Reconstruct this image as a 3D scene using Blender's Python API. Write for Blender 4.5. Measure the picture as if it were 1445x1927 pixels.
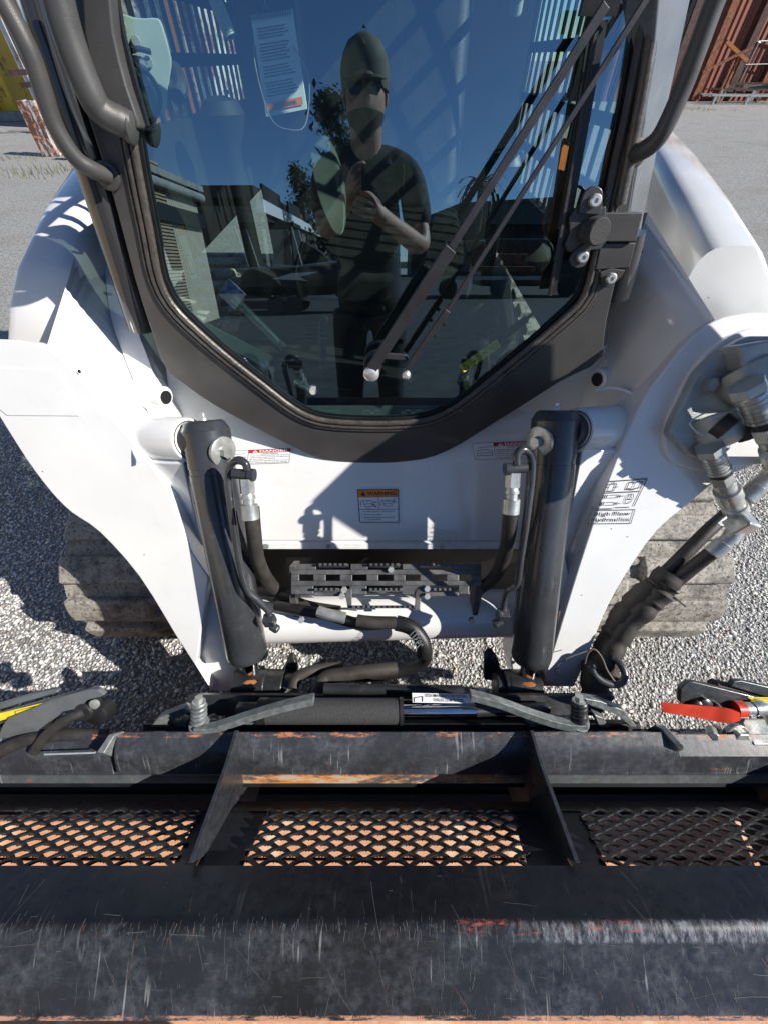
import bpy, math, random
import numpy as np
from mathutils import Vector, Matrix
R=math.radians; random.seed(7); rng=np.random.default_rng(7)
sc=bpy.context.scene
for o in list(bpy.data.objects): bpy.data.objects.remove(o)
COL=sc.collection
# ---------------------------------------------------------------- camera
TH=R(49.5); F=730.0; H=1.4
cam=bpy.data.cameras.new('camera'); co=bpy.data.objects.new('camera',cam); COL.objects.link(co)
cam.sensor_fit='VERTICAL'; cam.sensor_height=24; cam.lens=F/1927*24; cam.clip_start=.01; cam.clip_end=3000
co.location=(0,0,H); co.rotation_euler=(R(90)-TH,0,0); sc.camera=co
# ---------------------------------------------------------------- sky and sun
S=Vector((.78,-.255,.57)).normalized()
w=bpy.data.worlds.new('World'); sc.world=w; w.use_nodes=True
nt=w.node_tree; nt.nodes.clear()
sky=nt.nodes.new('ShaderNodeTexSky'); sky.sky_type='NISHITA'; sky.sun_disc=False
sky.sun_elevation=math.asin(S.z); sky.sun_rotation=math.atan2(S.x,S.y); sky.air_density=1.0; sky.dust_density=0; sky.ozone_density=4.0; sky.altitude=2500
bg=nt.nodes.new('ShaderNodeBackground'); bg.inputs[1].default_value=.088
wo=nt.nodes.new('ShaderNodeOutputWorld'); nt.links.new(sky.outputs[0],bg.inputs[0]); nt.links.new(bg.outputs[0],wo.inputs[0])
sd=bpy.data.lights.new('sun','SUN'); sd.energy=5.0; sd.angle=R(.5); sd.color=(1,.95,.87)
so=bpy.data.objects.new('sun',sd); COL.objects.link(so); so.rotation_euler=S.to_track_quat('Z','Y').to_euler()
sc.view_settings.view_transform='Standard'; sc.view_settings.look='None'; sc.view_settings.exposure=.58; sc.view_settings.gamma=1
sc.cycles.max_bounces=8; sc.cycles.transparent_max_bounces=12; sc.cycles.caustics_reflective=False; sc.cycles.caustics_refractive=False
# ---------------------------------------------------------------- geometry of view rays
C0=Vector((0,0,H)); FW=Vector((0,math.cos(TH),-math.sin(TH))); UP=Vector((0,math.sin(TH),math.cos(TH)))
def ray(px,py): return FW+Vector(((px-722.5)/F,0,0))+UP*((963.5-py)/F)
def P(px,py,t): return C0+ray(px,py)*t
class Plane:
    def __init__(s,p,n): s.p=Vector(p); s.n=Vector(n).normalized()
    def __call__(s,px,py,off=0):
        r=ray(px,py); return C0+r*(((s.p+s.n*off)-C0).dot(s.n)/r.dot(s.n))
PSI=R(8.5)
G=Plane((0,.87,1.28),(0,-math.cos(PSI),math.sin(PSI)))           # windscreen
A=Plane((0,.31,.35),(0,-.859,.513))                              # lift arm plates
FP=Plane((0,.80,.715),(0,-.82,.572))                             # sloping front panel
def mir(px,py,y=None,z=None):
    p=G(px,py); r=ray(px,py); d=r-2*r.dot(G.n)*G.n
    k=(z-p.z)/d.z if y is None else (y-p.y)/d.y
    return p+d*k
def XP(x): return Plane((x,0,0),(1,0,0))
def YP(y): return Plane((0,y,0),(0,-1,0))
def ZP(z): return Plane((0,0,z),(0,0,1))
# ---------------------------------------------------------------- materials
def hexc(r,g,b): return (r,g,b,1)
class NT:
    def __init__(s,name):
        s.m=bpy.data.materials.new(name); s.m.use_nodes=True; s.t=s.m.node_tree; s.t.nodes.clear()
        s.out=s.n('ShaderNodeOutputMaterial')
    def n(s,typ,**kw):
        nd=s.t.nodes.new(typ)
        for k,v in kw.items():
            if k[0]=='_': nd.inputs[k[1:].replace('_',' ')].default_value=v
            else: setattr(nd,k,v)
        return nd
    def l(s,a,b): s.t.links.new(a,b)
    def co(s,kind='Object'):
        return s.n('ShaderNodeTexCoord').outputs[kind]
    def mapv(s,v,scale=(1,1,1),rot=(0,0,0),loc=(0,0,0)):
        m=s.n('ShaderNodeMapping'); s.l(v,m.inputs[0]); m.inputs['Scale'].default_value=scale; m.inputs['Rotation'].default_value=rot; m.inputs['Location'].default_value=loc
        return m.outputs[0]
    def noise(s,v,scale,det=4,rough=.55,dist=0):
        n=s.n('ShaderNodeTexNoise'); s.l(v,n.inputs['Vector']); n.inputs['Scale'].default_value=scale; n.inputs['Detail'].default_value=det; n.inputs['Roughness'].default_value=rough; n.inputs['Distortion'].default_value=dist
        return n.outputs['Fac']
    def ramp(s,v,a,b,lo=0.,hi=1.):
        r=s.n('ShaderNodeMapRange'); s.l(v,r.inputs[0]); r.inputs[1].default_value=a; r.inputs[2].default_value=b; r.inputs[3].default_value=lo; r.inputs[4].default_value=hi
        return r.outputs[0]
    def math(s,op,a,b=0.):
        m=s.n('ShaderNodeMath',operation=op)
        for i,x in enumerate((a,b)):
            if isinstance(x,(int,float)): m.inputs[i].default_value=x
            else: s.l(x,m.inputs[i])
        return m.outputs[0]
    def mix(s,f,a,b):
        m=s.n('ShaderNodeMix',data_type='RGBA')
        for i,x in ((0,f),(6,a),(7,b)):
            if isinstance(x,(int,float)): m.inputs[i].default_value=x
            elif isinstance(x,tuple): m.inputs[i].default_value=x if len(x)==4 else (*x,1)
            else: s.l(x,m.inputs[i])
        return m.outputs[2]
    def bsdf(s,col,rough=.5,metal=0.,bump=None,bs=.3,bd=.002,coat=0.,spec=.5):
        b=s.n('ShaderNodeBsdfPrincipled')
        for k,x in (('Base Color',col),('Roughness',rough),('Metallic',metal)):
            if isinstance(x,(int,float)): b.inputs[k].default_value=x
            elif isinstance(x,tuple): b.inputs[k].default_value=x if len(x)==4 else (*x,1)
            else: s.l(x,b.inputs[k])
        b.inputs['Coat Weight'].default_value=coat; b.inputs['Coat Roughness'].default_value=.08; b.inputs['Specular IOR Level'].default_value=spec
        if bump is not None:
            bn=s.n('ShaderNodeBump'); bn.inputs['Strength'].default_value=bs; bn.inputs['Distance'].default_value=bd; s.l(bump,bn.inputs['Height']); s.l(bn.outputs[0],b.inputs['Normal'])
        s.l(b.outputs[0],s.out.inputs[0]); return b
def simple(name,col,rough=.5,metal=0.,var=.25,vs=18,coat=0.,bs=.15,bsc=120,spec=.5,dust=0.,dcol=(.3,.26,.2)):
    k=NT(name); v=k.co(); n=k.noise(v,vs,5); c=k.mix(k.ramp(n,.35,.7),tuple(x*(1-var) for x in col),tuple(min(1,x*(1+var*.6)) for x in col))
    if dust>0:
        d=k.noise(v,vs*2.3,8,.7); c=k.mix(k.ramp(d,.62-.2*dust,.8,0,min(1,dust*1.4)),c,dcol)
    n2=k.noise(v,bsc,4)
    k.bsdf(c,k.ramp(n,.3,.7,max(.03,rough-.07),rough+.08),metal,n2,bs,.001,coat,spec); return k.m
M={}
M['white']=simple('white_paint',(.76,.76,.75),.22,0,.05,5,.5,.04,30,dust=.26,dcol=(.55,.52,.47))
M['white_dull']=simple('white_weld',(.74,.75,.75),.35,0,.1,40,.2,.5,60)
M['cab']=simple('cab_charcoal_paint',(.060,.057,.056),.38,0,.2,9,.15,.12,90,dust=.22,dcol=(.16,.14,.12))
M['post']=simple('cab_post_paint',(.035,.035,.038),.16,0,.15,7,.6,.05,40,dust=.12,dcol=(.12,.12,.12))
M['wip']=simple('wiper_black',(.030,.029,.033),.4,0,.12,30,0,.2,400)
M['handle']=simple('grey_plastic',(.066,.064,.063),.42,0,.12,30,0,.35,900)
M['cyl']=simple('cylinder_black_paint',(.040,.042,.046),.27,0,.25,12,.35,.12,50,dust=.3,dcol=(.13,.13,.13))
M['black']=simple('black_plastic',(.014,.014,.015),.45,0,.2,30,0,.2,200)
M['blacksteel']=simple('black_steel',(.03,.031,.034),.36,.2,.3,25,.1,.4,120,dust=.4,dcol=(.14,.13,.12))
M['step']=simple('step_steel',(.12,.12,.122),.38,.3,.35,30,0,.4,150,dust=.5,dcol=(.22,.2,.18))
M['rubber']=simple('rubber',(.03,.028,.027),.5,0,.3,60,0,.4,300,dust=.25,dcol=(.12,.1,.085))
M['seal']=simple('rubber_seal',(.07,.062,.056),.33,0,.3,50,.1,.5,160,dust=.5,dcol=(.2,.17,.14))
M['zinc']=simple('zinc_plated_steel',(.50,.51,.49),.33,.6,.25,40,0,.3,200,dust=.3,dcol=(.25,.24,.22))
M['cast']=simple('cast_zinc_block',(.42,.45,.44),.42,.35,.25,14,0,.6,380,dust=.2,dcol=(.2,.2,.19))
M['chrome']=simple('chrome_rod',(.75,.75,.76),.06,1.,.1,30,0,.02,100)
M['bolt']=simple('bright_bolt',(.7,.7,.68),.3,.6,.1,60,0,.1,200)
M['lever']=simple('worn_lever_steel',(.22,.24,.24),.45,.4,.35,70,0,.6,200,dust=.4,dcol=(.4,.38,.33))
M['foam']=simple('foam_sleeve',(.05,.05,.052),.85,0,.4,300,0,1,500,dust=.15,dcol=(.35,.32,.28))
M['fabric']=simple('hose_sleeve_fabric',(.035,.031,.027),.7,0,.4,30,0,.8,60,dust=.25,dcol=(.11,.095,.075))
M['yellow']=simple('yellow_label',(.75,.62,.03),.4,0,.12,60)
M['red']=simple('red_tape',(.62,.055,.025),.35,0,.3,25,.2)
M['decal_white']=simple('decal_white',(.8,.8,.8),.4,0,.03,20)
M['decal_red']=simple('decal_red',(.55,.02,.025),.35,0,.05,20)
M['decal_orange']=simple('decal_orange',(.85,.24,.01),.35,0,.05,20)
M['ink']=simple('decal_ink',(.02,.02,.025),.4,0,.1,20)
M['mint']=simple('grey_bracket_paint',(.42,.47,.45),.4,0,.08,20)
M['orange_lever']=simple('orange_strap',(.55,.14,.02),.5,0,.15,40)
M['paper']=simple('paper',(.75,.78,.74),.6,0,.05,20)
M['interior']=simple('interior_charcoal',(.007,.008,.008),.7,0,.25,20,0,.3,200)
M['seatc']=simple('seat_vinyl',(.014,.016,.015),.5,0,.3,30,0,.5,250)
M['rust']=simple('rusty_steel',(.28,.10,.05),.8,0,.6,8,0,1,50,dust=.5,dcol=(.06,.03,.03))
M['rustdark']=simple('dark_rusty_steel',(.09,.045,.04),.75,0,.6,5,0,.8,40,dust=.3,dcol=(.3,.12,.06))
M['rustorange']=simple('orange_rust',(.45,.17,.05),.85,0,.5,60,0,1,200)
M['skin']=simple('skin',(.42,.22,.15),.55,0,.2,40)
M['shirt']=simple('black_shirt',(.012,.012,.014),.8,0,.3,60)
M['trouser']=simple('dark_trousers',(.012,.013,.018),.8,0,.3,60)
M['cap']=simple('khaki_cap',(.13,.12,.085),.8,0,.2,80)
M['lens']=simple('dark_lens',(.01,.01,.012),.08,0,.1,10,.5)
M['asphalt']=simple('asphalt_yard',(.05,.05,.052),.85,0,.4,4,0,.6,60)
M['hull']=simple('boat_hull',(.02,.024,.022),.3,0,.1,6,.3)
M['leaf']=simple('leaf',(.05,.08,.035),.6,0,.5,8)
M['bark']=simple('bark',(.10,.07,.05),.8,0,.4,20)
M['blue']=simple('blue_cover',(.02,.1,.45),.5)
M['greycon']=simple('grey_concrete',(.3,.29,.27),.85,0,.25,6,0,.6,30)
M['timber']=simple('weathered_timber',(.16,.13,.10),.8,0,.4,12,0,.6,60)
def ribbed(name,col,period,axis,rough=.5,depth=.02,rustmix=0):
    k=NT(name); v=k.co(); s=k.n('ShaderNodeSeparateXYZ'); k.l(v,s.inputs[0])
    a=k.math('SINE',k.math('MULTIPLY',s.outputs[axis],2*math.pi/period)); n=k.noise(v,3,8,.65)
    c=k.mix(k.ramp(n,.4,.7),tuple(x*.8 for x in col),col)
    if rustmix: c=k.mix(k.ramp(k.noise(v,1.3,10,.75),.62-.2*rustmix,.68-.15*rustmix),c,(.16,.055,.03))
    k.bsdf(c,rough,0,a,1.,depth); return k.m
M['clad']=ribbed('beige_cladding',(.78,.66,.48),.09,1,.5,.02)
M['roller']=ribbed('roller_door',(.48,.36,.23),.055,2,.45,.02)
M['yellowbin']=ribbed('yellow_painted_steel',(.85,.52,.015),.6,0,.5,.02,.35)
M['whiterust']=ribbed('rusty_white_paint',(.62,.60,.57),.3,0,.6,.02,.8)
M['redbox']=ribbed('rust_red_corrugated',(.22,.065,.04),.28,0,.7,.05,.5)
def rustdrip():
    k=NT('peeling_paint_post'); v=k.co(); n=k.noise(k.mapv(v,(1,1,.35)),9,8,.7)
    c=k.mix(k.ramp(n,.44,.5),(.5,.52,.52),(.12,.05,.03)); c=k.mix(k.ramp(k.noise(v,14,6),.55,.62),c,(.5,.2,.12)); k.bsdf(c,.7,0,n,.6,.01); return k.m
M['peel']=rustdrip()
# glass: reflective tinted front face, clear tinted other faces
def glassm(name,refl,tint):
    k=NT(name); g=k.n('ShaderNodeBsdfGlossy'); g.inputs['Roughness'].default_value=.004; g.inputs['Color'].default_value=(.56,.82,1,1)
    t=k.n('ShaderNodeBsdfTransparent'); t.inputs[0].default_value=(*tint,1)
    fr=k.n('ShaderNodeFresnel'); fr.inputs[0].default_value=1.5
    v=k.co(); bn=k.n('ShaderNodeBump'); bn.inputs['Strength'].default_value=.05; bn.inputs['Distance'].default_value=.004; k.l(k.noise(v,2.2,1,.4),bn.inputs['Height']); k.l(bn.outputs[0],g.inputs['Normal'])
    f=k.math('ADD',fr.outputs[0],refl); f=k.math('MINIMUM',f,.9)
    m=k.n('ShaderNodeMixShader'); k.l(f,m.inputs[0]); k.l(t.outputs[0],m.inputs[1]); k.l(g.outputs[0],m.inputs[2])
    # dust film low on the pane
    d=k.n('ShaderNodeBsdfDiffuse'); d.inputs[0].default_value=(.35,.42,.38,1)
    dn=k.ramp(k.noise(k.mapv(v,(1,1,1)),400,6,.8),.63,.78,0,.22); zz=k.n('ShaderNodeSeparateXYZ'); k.l(v,zz.inputs[0])
    dn=k.math('ADD',k.math('MULTIPLY',dn,k.ramp(zz.outputs[2],1.0,.82)),.004)
    m2=k.n('ShaderNodeMixShader'); k.l(dn,m2.inputs[0]); k.l(m.outputs[0],m2.inputs[1]); k.l(d.outputs[0],m2.inputs[2])
    k.l(m2.outputs[0],k.out.inputs[0]); return k.m
M['glass']=glassm('windscreen_glass',.25,(.55,.74,.68))
kk=NT('glass_inner'); tt=kk.n('ShaderNodeBsdfTransparent'); tt.inputs[0].default_value=(.97,.99,.98,1); kk.l(tt.outputs[0],kk.out.inputs[0]); M['glass_in']=kk.m
# worn black attachment paint, UV in metres (u along the beam, v across)
def worn(name,bands=(),base=(.022,.024,.03),pale=(.22,.24,.28),wear=.5,scr=1.,rough=.3,rustc=(.36,.07,.035),clean=0):
    k=NT(name); uv=k.co('UV'); ob=k.co()
    sp=k.n('ShaderNodeSeparateXYZ'); k.l(uv,sp.inputs[0]); V=sp.outputs[1]
    big=k.noise(ob,7,6,.6); fine=k.noise(ob,70,8,.75)
    c=k.mix(k.ramp(big,.35,.7),base,tuple(x*1.9 for x in base))
    cl=k.ramp(V,clean-.004,clean+.012,.10,1.) if clean else 1.
    if clean: c=k.mix(cl,tuple(x*.5 for x in base),k.mix(.15,c,(.03,.032,.036)))
    scuff=k.math('MULTIPLY',k.math('MULTIPLY',k.ramp(k.noise(uv,9,10,.75),.44,.66),k.ramp(fine,.38,.70)),cl)
    c=k.mix(k.math('MULTIPLY',scuff,wear),c,pale)
    tot=None
    for ang,sx,sy,th in ((.5,90,5,.66),(-.9,110,4,.67),(1.45,120,6,.665),(.1,100,4,.68)):
        s=k.noise(k.mapv(uv,(sx,sy,1),(0,0,ang)),1,2,.5); s=k.ramp(s,th,th+.03); s=k.math('MULTIPLY',s,k.math('MULTIPLY',k.ramp(k.noise(uv,9,3),.5,.6),cl)); tot=s if tot is None else k.math('MAXIMUM',tot,s)
    c=k.mix(k.math('MULTIPLY',tot,.55*scr),c,(.34,.34,.35))
    rr=k.ramp(fine,.3,.7,rough-.08,rough+.15)
    U=sp.outputs[0]
    for (vc,wd,th,rc,col,*ur) in bands:
        d=k.math('ABSOLUTE',k.math('SUBTRACT',V,vc)); d=k.math('ADD',d,k.math('MULTIPLY',k.math('SUBTRACT',fine,.5),wd*1.2))
        b=k.ramp(d,wd,wd*.7); n=k.ramp(k.noise(k.mapv(uv,(6,22,1) if rc<5 else (14,5,1)),rc,10,.78),th,th+(.07 if rc<5 else .16)); f=k.math('MULTIPLY',b,n)
        if ur: f=k.math('MULTIPLY',f,k.math('MULTIPLY',k.ramp(U,ur[0]-.08,ur[0]),k.ramp(U,ur[1]+.08,ur[1])))
        c=k.mix(f,c,col); rr=k.math('MAXIMUM',rr,k.math('MULTIPLY',f,.8))
    sp2=k.ramp(k.noise(ob,26,6,.7),.70,.73); c=k.mix(sp2,c,rustc)
    k.bsdf(c,rr,0,fine,.25,.0012,.12); return k.m
RED=(.33,.06,.035); ORG=(.50,.19,.04); TAN=(.42,.35,.25); PALE=(.30,.33,.38)
# ---------------------------------------------------------------- mesh building
def frame(d):
    d=Vector(d).normalized(); a=Vector((0,0,1)) if abs(d.z)<.9 else Vector((1,0,0))
    u=d.cross(a).normalized(); return u,d.cross(u).normalized()
class MB:
    def __init__(s): s.v=[]; s.f=[]; s.mi=[]; s.uv={}
    def add(s,vs,fs,mi=0):
        b=len(s.v); s.v+= [tuple(x) for x in vs]; s.f+=[tuple(i+b for i in f) for f in fs]; s.mi+=[mi]*len(fs); return s
    def box(s,c,size,rot=None,mi=0):
        x,y,z=[a/2 for a in size]; m=rot if rot is not None else Matrix.Identity(3)
        vs=[Vector(c)+m@Vector((i*x,j*y,k*z)) for i in(-1,1) for j in(-1,1) for k in(-1,1)]
        return s.add(vs,[(0,1,3,2),(4,6,7,5),(0,4,5,1),(2,3,7,6),(0,2,6,4),(1,5,7,3)],mi)
    def bar(s,a,b,w,h,nrm=None,mi=0):
        a=Vector(a); b=Vector(b); d=(b-a).normalized(); n=Vector(nrm) if nrm is not None else frame(d)[0]
        u=d.cross(n).normalized(); n=u.cross(d).normalized(); vs=[]
        for p in (a,b):
            for i,j in((-1,-1),(1,-1),(1,1),(-1,1)): vs.append(p+u*(i*w/2)+n*(j*h/2))
        return s.add(vs,[(3,2,1,0),(4,5,6,7),(0,1,5,4),(1,2,6,5),(2,3,7,6),(3,0,4,7)],mi)
    def cyl(s,a,b,r,r2=None,seg=24,mi=0,cap=True):
        a=Vector(a); b=Vector(b); r2=r if r2 is None else r2; u,w_=frame(b-a); vs=[]
        for p,q in((a,r),(b,r2)):
            for i in range(seg): t=2*math.pi*i/seg; vs.append(p+u*math.cos(t)*q+w_*math.sin(t)*q)
        fs=[(i,(i+1)%seg,seg+(i+1)%seg,seg+i) for i in range(seg)]
        if cap: fs+=[tuple(range(seg))[::-1],tuple(range(seg,2*seg))]
        return s.add(vs,fs,mi)
    def lathe(s,a,d,prof,seg=28,mi=0):
        """prof: (distance along d, radius)"""
        a=Vector(a); d=Vector(d).normalized(); u,w_=frame(d); vs=[]; fs=[]
        for h,r in prof:
            for i in range(seg): t=2*math.pi*i/seg; vs.append(a+d*h+(u*math.cos(t)+w_*math.sin(t))*r)
        for k in range(len(prof)-1):
            for i in range(seg): fs.append((k*seg+i,k*seg+(i+1)%seg,(k+1)*seg+(i+1)%seg,(k+1)*seg+i))
        fs+=[tuple(range(seg))[::-1],tuple(range((len(prof)-1)*seg,len(prof)*seg))]
        return s.add(vs,fs,mi)
    def tube(s,pts,r,seg=12,mi=0,cap=True,squash=None):
        pts=[Vector(p) for p in pts]; n=len(pts); rs=r if isinstance(r,(list,tuple)) else [r]*n; vs=[]; fs=[]
        u=None
        for i,p in enumerate(pts):
            d=(pts[min(i+1,n-1)]-pts[max(i-1,0)]).normalized()
            if u is None: u,_=frame(d)
            u=(u-d*u.dot(d)).normalized(); w_=d.cross(u)
            for k in range(seg):
                t=2*math.pi*k/seg; vs.append(p+(u*math.cos(t)+w_*math.sin(t))*rs[i])
        for i in range(n-1):
            for k in range(seg): fs.append((i*seg+k,i*seg+(k+1)%seg,(i+1)*seg+(k+1)%seg,(i+1)*seg+k))
        if cap: fs+=[tuple(range(seg))[::-1],tuple(range((n-1)*seg,n*seg))]
        return s.add(vs,fs,mi)
    def slab(s,poly,off,mi=0):
        """polygon (3D points) extruded by the vector off"""
        off=Vector(off); n=len(poly); vs=[Vector(p) for p in poly]+[Vector(p)+off for p in poly]
        fs=[tuple(range(n)),tuple(range(n,2*n))[::-1]]+[(i,n+i,n+(i+1)%n,(i+1)%n) for i in range(n)]
        return s.add(vs,fs,mi)
    def hexn(s,a,d,r,h,mi=0): a=Vector(a); return s.cyl(a,a+Vector(d).normalized()*h,r,seg=6,mi=mi)
    def ico(s,c,r,sq=(1,1,1),mi=0):
        t=(1+5**.5)/2; L=[(-1,t,0),(1,t,0),(-1,-t,0),(1,-t,0),(0,-1,t),(0,1,t),(0,-1,-t),(0,1,-t),(t,0,-1),(t,0,1),(-t,0,-1),(-t,0,1)]
        fs=[(0,11,5),(0,5,1),(0,1,7),(0,7,10),(0,10,11),(1,5,9),(5,11,4),(11,10,2),(10,7,6),(7,1,8),(3,9,4),(3,4,2),(3,2,6),(3,6,8),(3,8,9),(4,9,5),(2,4,11),(6,2,10),(8,6,7),(9,8,1)]
        k=r/1.9; return s.add([Vector(c)+Vector((x*sq[0]*k,y*sq[1]*k,z*sq[2]*k)) for x,y,z in L],fs,mi)
def build(name,mb,mat,parent=None,smooth=35,bevel=0,sub=0):
    me=bpy.data.meshes.new(name); me.from_pydata(mb.v,[],mb.f); me.validate(); me.update()
    mats=mat if isinstance(mat,(list,tuple)) else [mat]
    for m in mats: me.materials.append(M[m] if isinstance(m,str) else m)
    if len(mats)>1 and len(me.polygons)==len(mb.mi): me.polygons.foreach_set('material_index',mb.mi)
    if smooth:
        me.polygons.foreach_set('use_smooth',[True]*len(me.polygons))
        me.set_sharp_from_angle(angle=R(smooth))
    o=bpy.data.objects.new(name,me); COL.objects.link(o)
    if parent is not None:
        o.parent=parent; o.matrix_parent_inverse=Matrix.Translation(-Vector(parent_world(parent)))
    if bevel:
        b=o.modifiers.new('bevel','BEVEL'); b.width=bevel; b.segments=3; b.limit_method='ANGLE'; b.angle_limit=R(40); b.harden_normals=True
    if sub:
        b=o.modifiers.new('sub','SUBSURF'); b.levels=sub; b.render_levels=sub
    return o
def split_mb(mb):
    n=len(mb.v); pr=list(range(n))
    def fd(a):
        while pr[a]!=a: pr[a]=pr[pr[a]]; a=pr[a]
        return a
    for f in mb.f:
        for q in f[1:]: pr[fd(q)]=fd(f[0])
    g={}
    for f in mb.f: g.setdefault(fd(f[0]),[]).append(f)
    out=[]
    for fs in g.values():
        ids=sorted({i for f in fs for i in f}); mp={a:b for b,a in enumerate(ids)}; m=MB(); m.v=[mb.v[i] for i in ids]; m.f=[tuple(mp[i] for i in f) for f in fs]; m.mi=[0]*len(fs); out.append(m)
    return out
def parts(name,mb,mat,parent=None,**k):
    return [build(name,m,mat,parent if parent is not None else LD,**k) for m in split_mb(mb)]
PW={}
def parent_world(o): return PW.get(o.name,(0,0,0))
def tag(o,label=None,cat=None,group=None,kind=None):
    for k,v in (('label',label),('category',cat),('group',group),('kind',kind)):
        if v: o[k]=v
    return o
def empty(name,loc,label,cat,group=None):
    o=bpy.data.objects.new(name,None); COL.objects.link(o); o.location=loc; o.empty_display_size=.1; PW[o.name]=tuple(loc); return tag(o,label,cat,group)
def spl(pts,n=6,closed=False):
    pts=[Vector(p) for p in pts]; out=[]; N=len(pts); rg=range(N if closed else N-1)
    for i in rg:
        g=lambda j: pts[j%N] if closed else pts[max(0,min(N-1,j))]
        p0,p1,p2,p3=g(i-1),g(i),g(i+1),g(i+2)
        for k in range(n):
            t=k/n; out.append(.5*((2*p1)+(p2-p0)*t+(2*p0-5*p1+4*p2-p3)*t*t+(3*p1-p0-3*p2+p3)*t**3))
    if not closed: out.append(pts[-1])
    return out
def spl2(pts,n=4,closed=False): return [(p.x,p.y) for p in spl([(a,b,0) for a,b in pts],n,closed)]
def off(poly,plane,d): return [p+plane.n*d for p in poly]
def ppoly(pts,plane,o=0): return [plane(x,y,o) for x,y in pts]
# text as mesh placed inside a pixel quad on a plane
def quadmap(q,plane,o):
    (ax,ay),(bx,by),(cx,cy),(dx,dy)=q       # TL TR BR BL
    def f(u,v): # u 0..1 left-right, v 0..1 top-bottom
        x=(ax*(1-u)+bx*u)*(1-v)+(dx*(1-u)+cx*u)*v; y=(ay*(1-u)+by*u)*(1-v)+(dy*(1-u)+cy*u)*v
        return plane(x,y,o) if isinstance(plane,Plane) else plane(x,y)
    return f
def textpolys(s,bold=0.0,shear=0):
    c=bpy.data.curves.new('lettering','FONT'); c.body=s; c.size=1; c.offset=bold; c.shear=shear; c.fill_mode='BOTH'; c.resolution_u=3
    o=bpy.data.objects.new('lettering',c); COL.objects.link(o); bpy.context.view_layer.update()
    me=bpy.data.meshes.new_from_object(o.evaluated_get(bpy.context.evaluated_depsgraph_get()))
    vs=[v.co.copy() for v in me.vertices]; fs=[tuple(p.vertices) for p in me.polygons]
    bpy.data.objects.remove(o); bpy.data.curves.remove(c); bpy.data.meshes.remove(me); return vs,fs
def dtext(mb,s,f,box,mi,bold=.012,shear=0,flip=False):
    """write s filling box=(u0,v0,u1,v1) of quadmap f"""
    vs,fs=textpolys(s,bold,shear)
    if not vs: return
    x0=min(v.x for v in vs); x1=max(v.x for v in vs); y0=min(v.y for v in vs); y1=max(v.y for v in vs); u0,v0,u1,v1=box
    out=[]
    for v in vs:
        a=(v.x-x0)/(x1-x0); b=1-(v.y-y0)/(y1-y0)
        if flip: a=1-a; b=1-b
        out.append(f(u0+(u1-u0)*a,v0+(v1-v0)*b))
    mb.add(out,fs,mi)
def drect(mb,f,box,mi): u0,v0,u1,v1=box; mb.add([f(u0,v0),f(u0,v1),f(u1,v1),f(u1,v0)],[(0,1,2,3)],mi)
def dline(mb,f,pts,wd,mi,asp=1.):
    for (a,b),(c,d) in zip(pts[:-1],pts[1:]):
        L=math.hypot((c-a)*asp,d-b) or 1; nx=-(d-b)/L*wd/asp; ny=(c-a)*asp/L*wd
        mb.add([f(a+nx,b+ny),f(c+nx,d+ny),f(c-nx,d-ny),f(a-nx,b-ny)],[(0,1,2,3)],mi)
def dframe(mb,f,box,wd,mi,asp=1.): u0,v0,u1,v1=box; dline(mb,f,[(u0,v0),(u1,v0),(u1,v1),(u0,v1),(u0,v0)],wd,mi,asp)
exec_parts=[]
# ================================================================= SETTING: ground
def ground_mat():
    k=NT('gravel_ground'); v=k.co()
    vo=k.n('ShaderNodeTexVoronoi'); vo.inputs['Scale'].default_value=105; k.l(v,vo.inputs['Vector'])
    v2=k.n('ShaderNodeTexVoronoi'); v2.inputs['Scale'].default_value=210; k.l(v,v2.inputs['Vector'])
    col=k.n('ShaderNodeSeparateXYZ'); k.l(vo.outputs['Color'],col.inputs[0])
    g=k.ramp(col.outputs[0],0,1,.30,.72); cr=k.n('ShaderNodeCombineXYZ'); k.l(g,cr.inputs[0]); k.l(g,cr.inputs[1]); k.l(k.math('MULTIPLY',g,.97),cr.inputs[2])
    edge=k.ramp(vo.outputs['Distance'],.38,.62); c=k.mix(edge,cr.outputs[0],(.30,.295,.285))
    c=k.mix(k.ramp(k.noise(v,1.2,6,.6),.52,.72,0,.55),c,(.30,.25,.18))
    c=k.mix(k.ramp(k.noise(v,.35,5,.6),.6,.7,0,.35),c,(.14,.15,.09))
    h=k.math('ADD',k.math('MULTIPLY',k.ramp(vo.outputs['Distance'],0,.7,1,0),1.),k.math('MULTIPLY',k.ramp(v2.outputs['Distance'],0,.7,1,0),.4))
    c=k.mix(k.ramp(k.noise(v,26,3,.8),.40,.62,.0,.5),c,(.10,.10,.10)); k.bsdf(c,.85,0,h,1.,.009); return k.m
M['gravel']=ground_mat()
gm=MB(); gm.add([(-400,-400,0),(400,-400,0),(400,400,0),(-400,400,0)],[(0,1,2,3)]); tag(build('gravel_yard',gm,'gravel',smooth=0),kind='structure')
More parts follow.
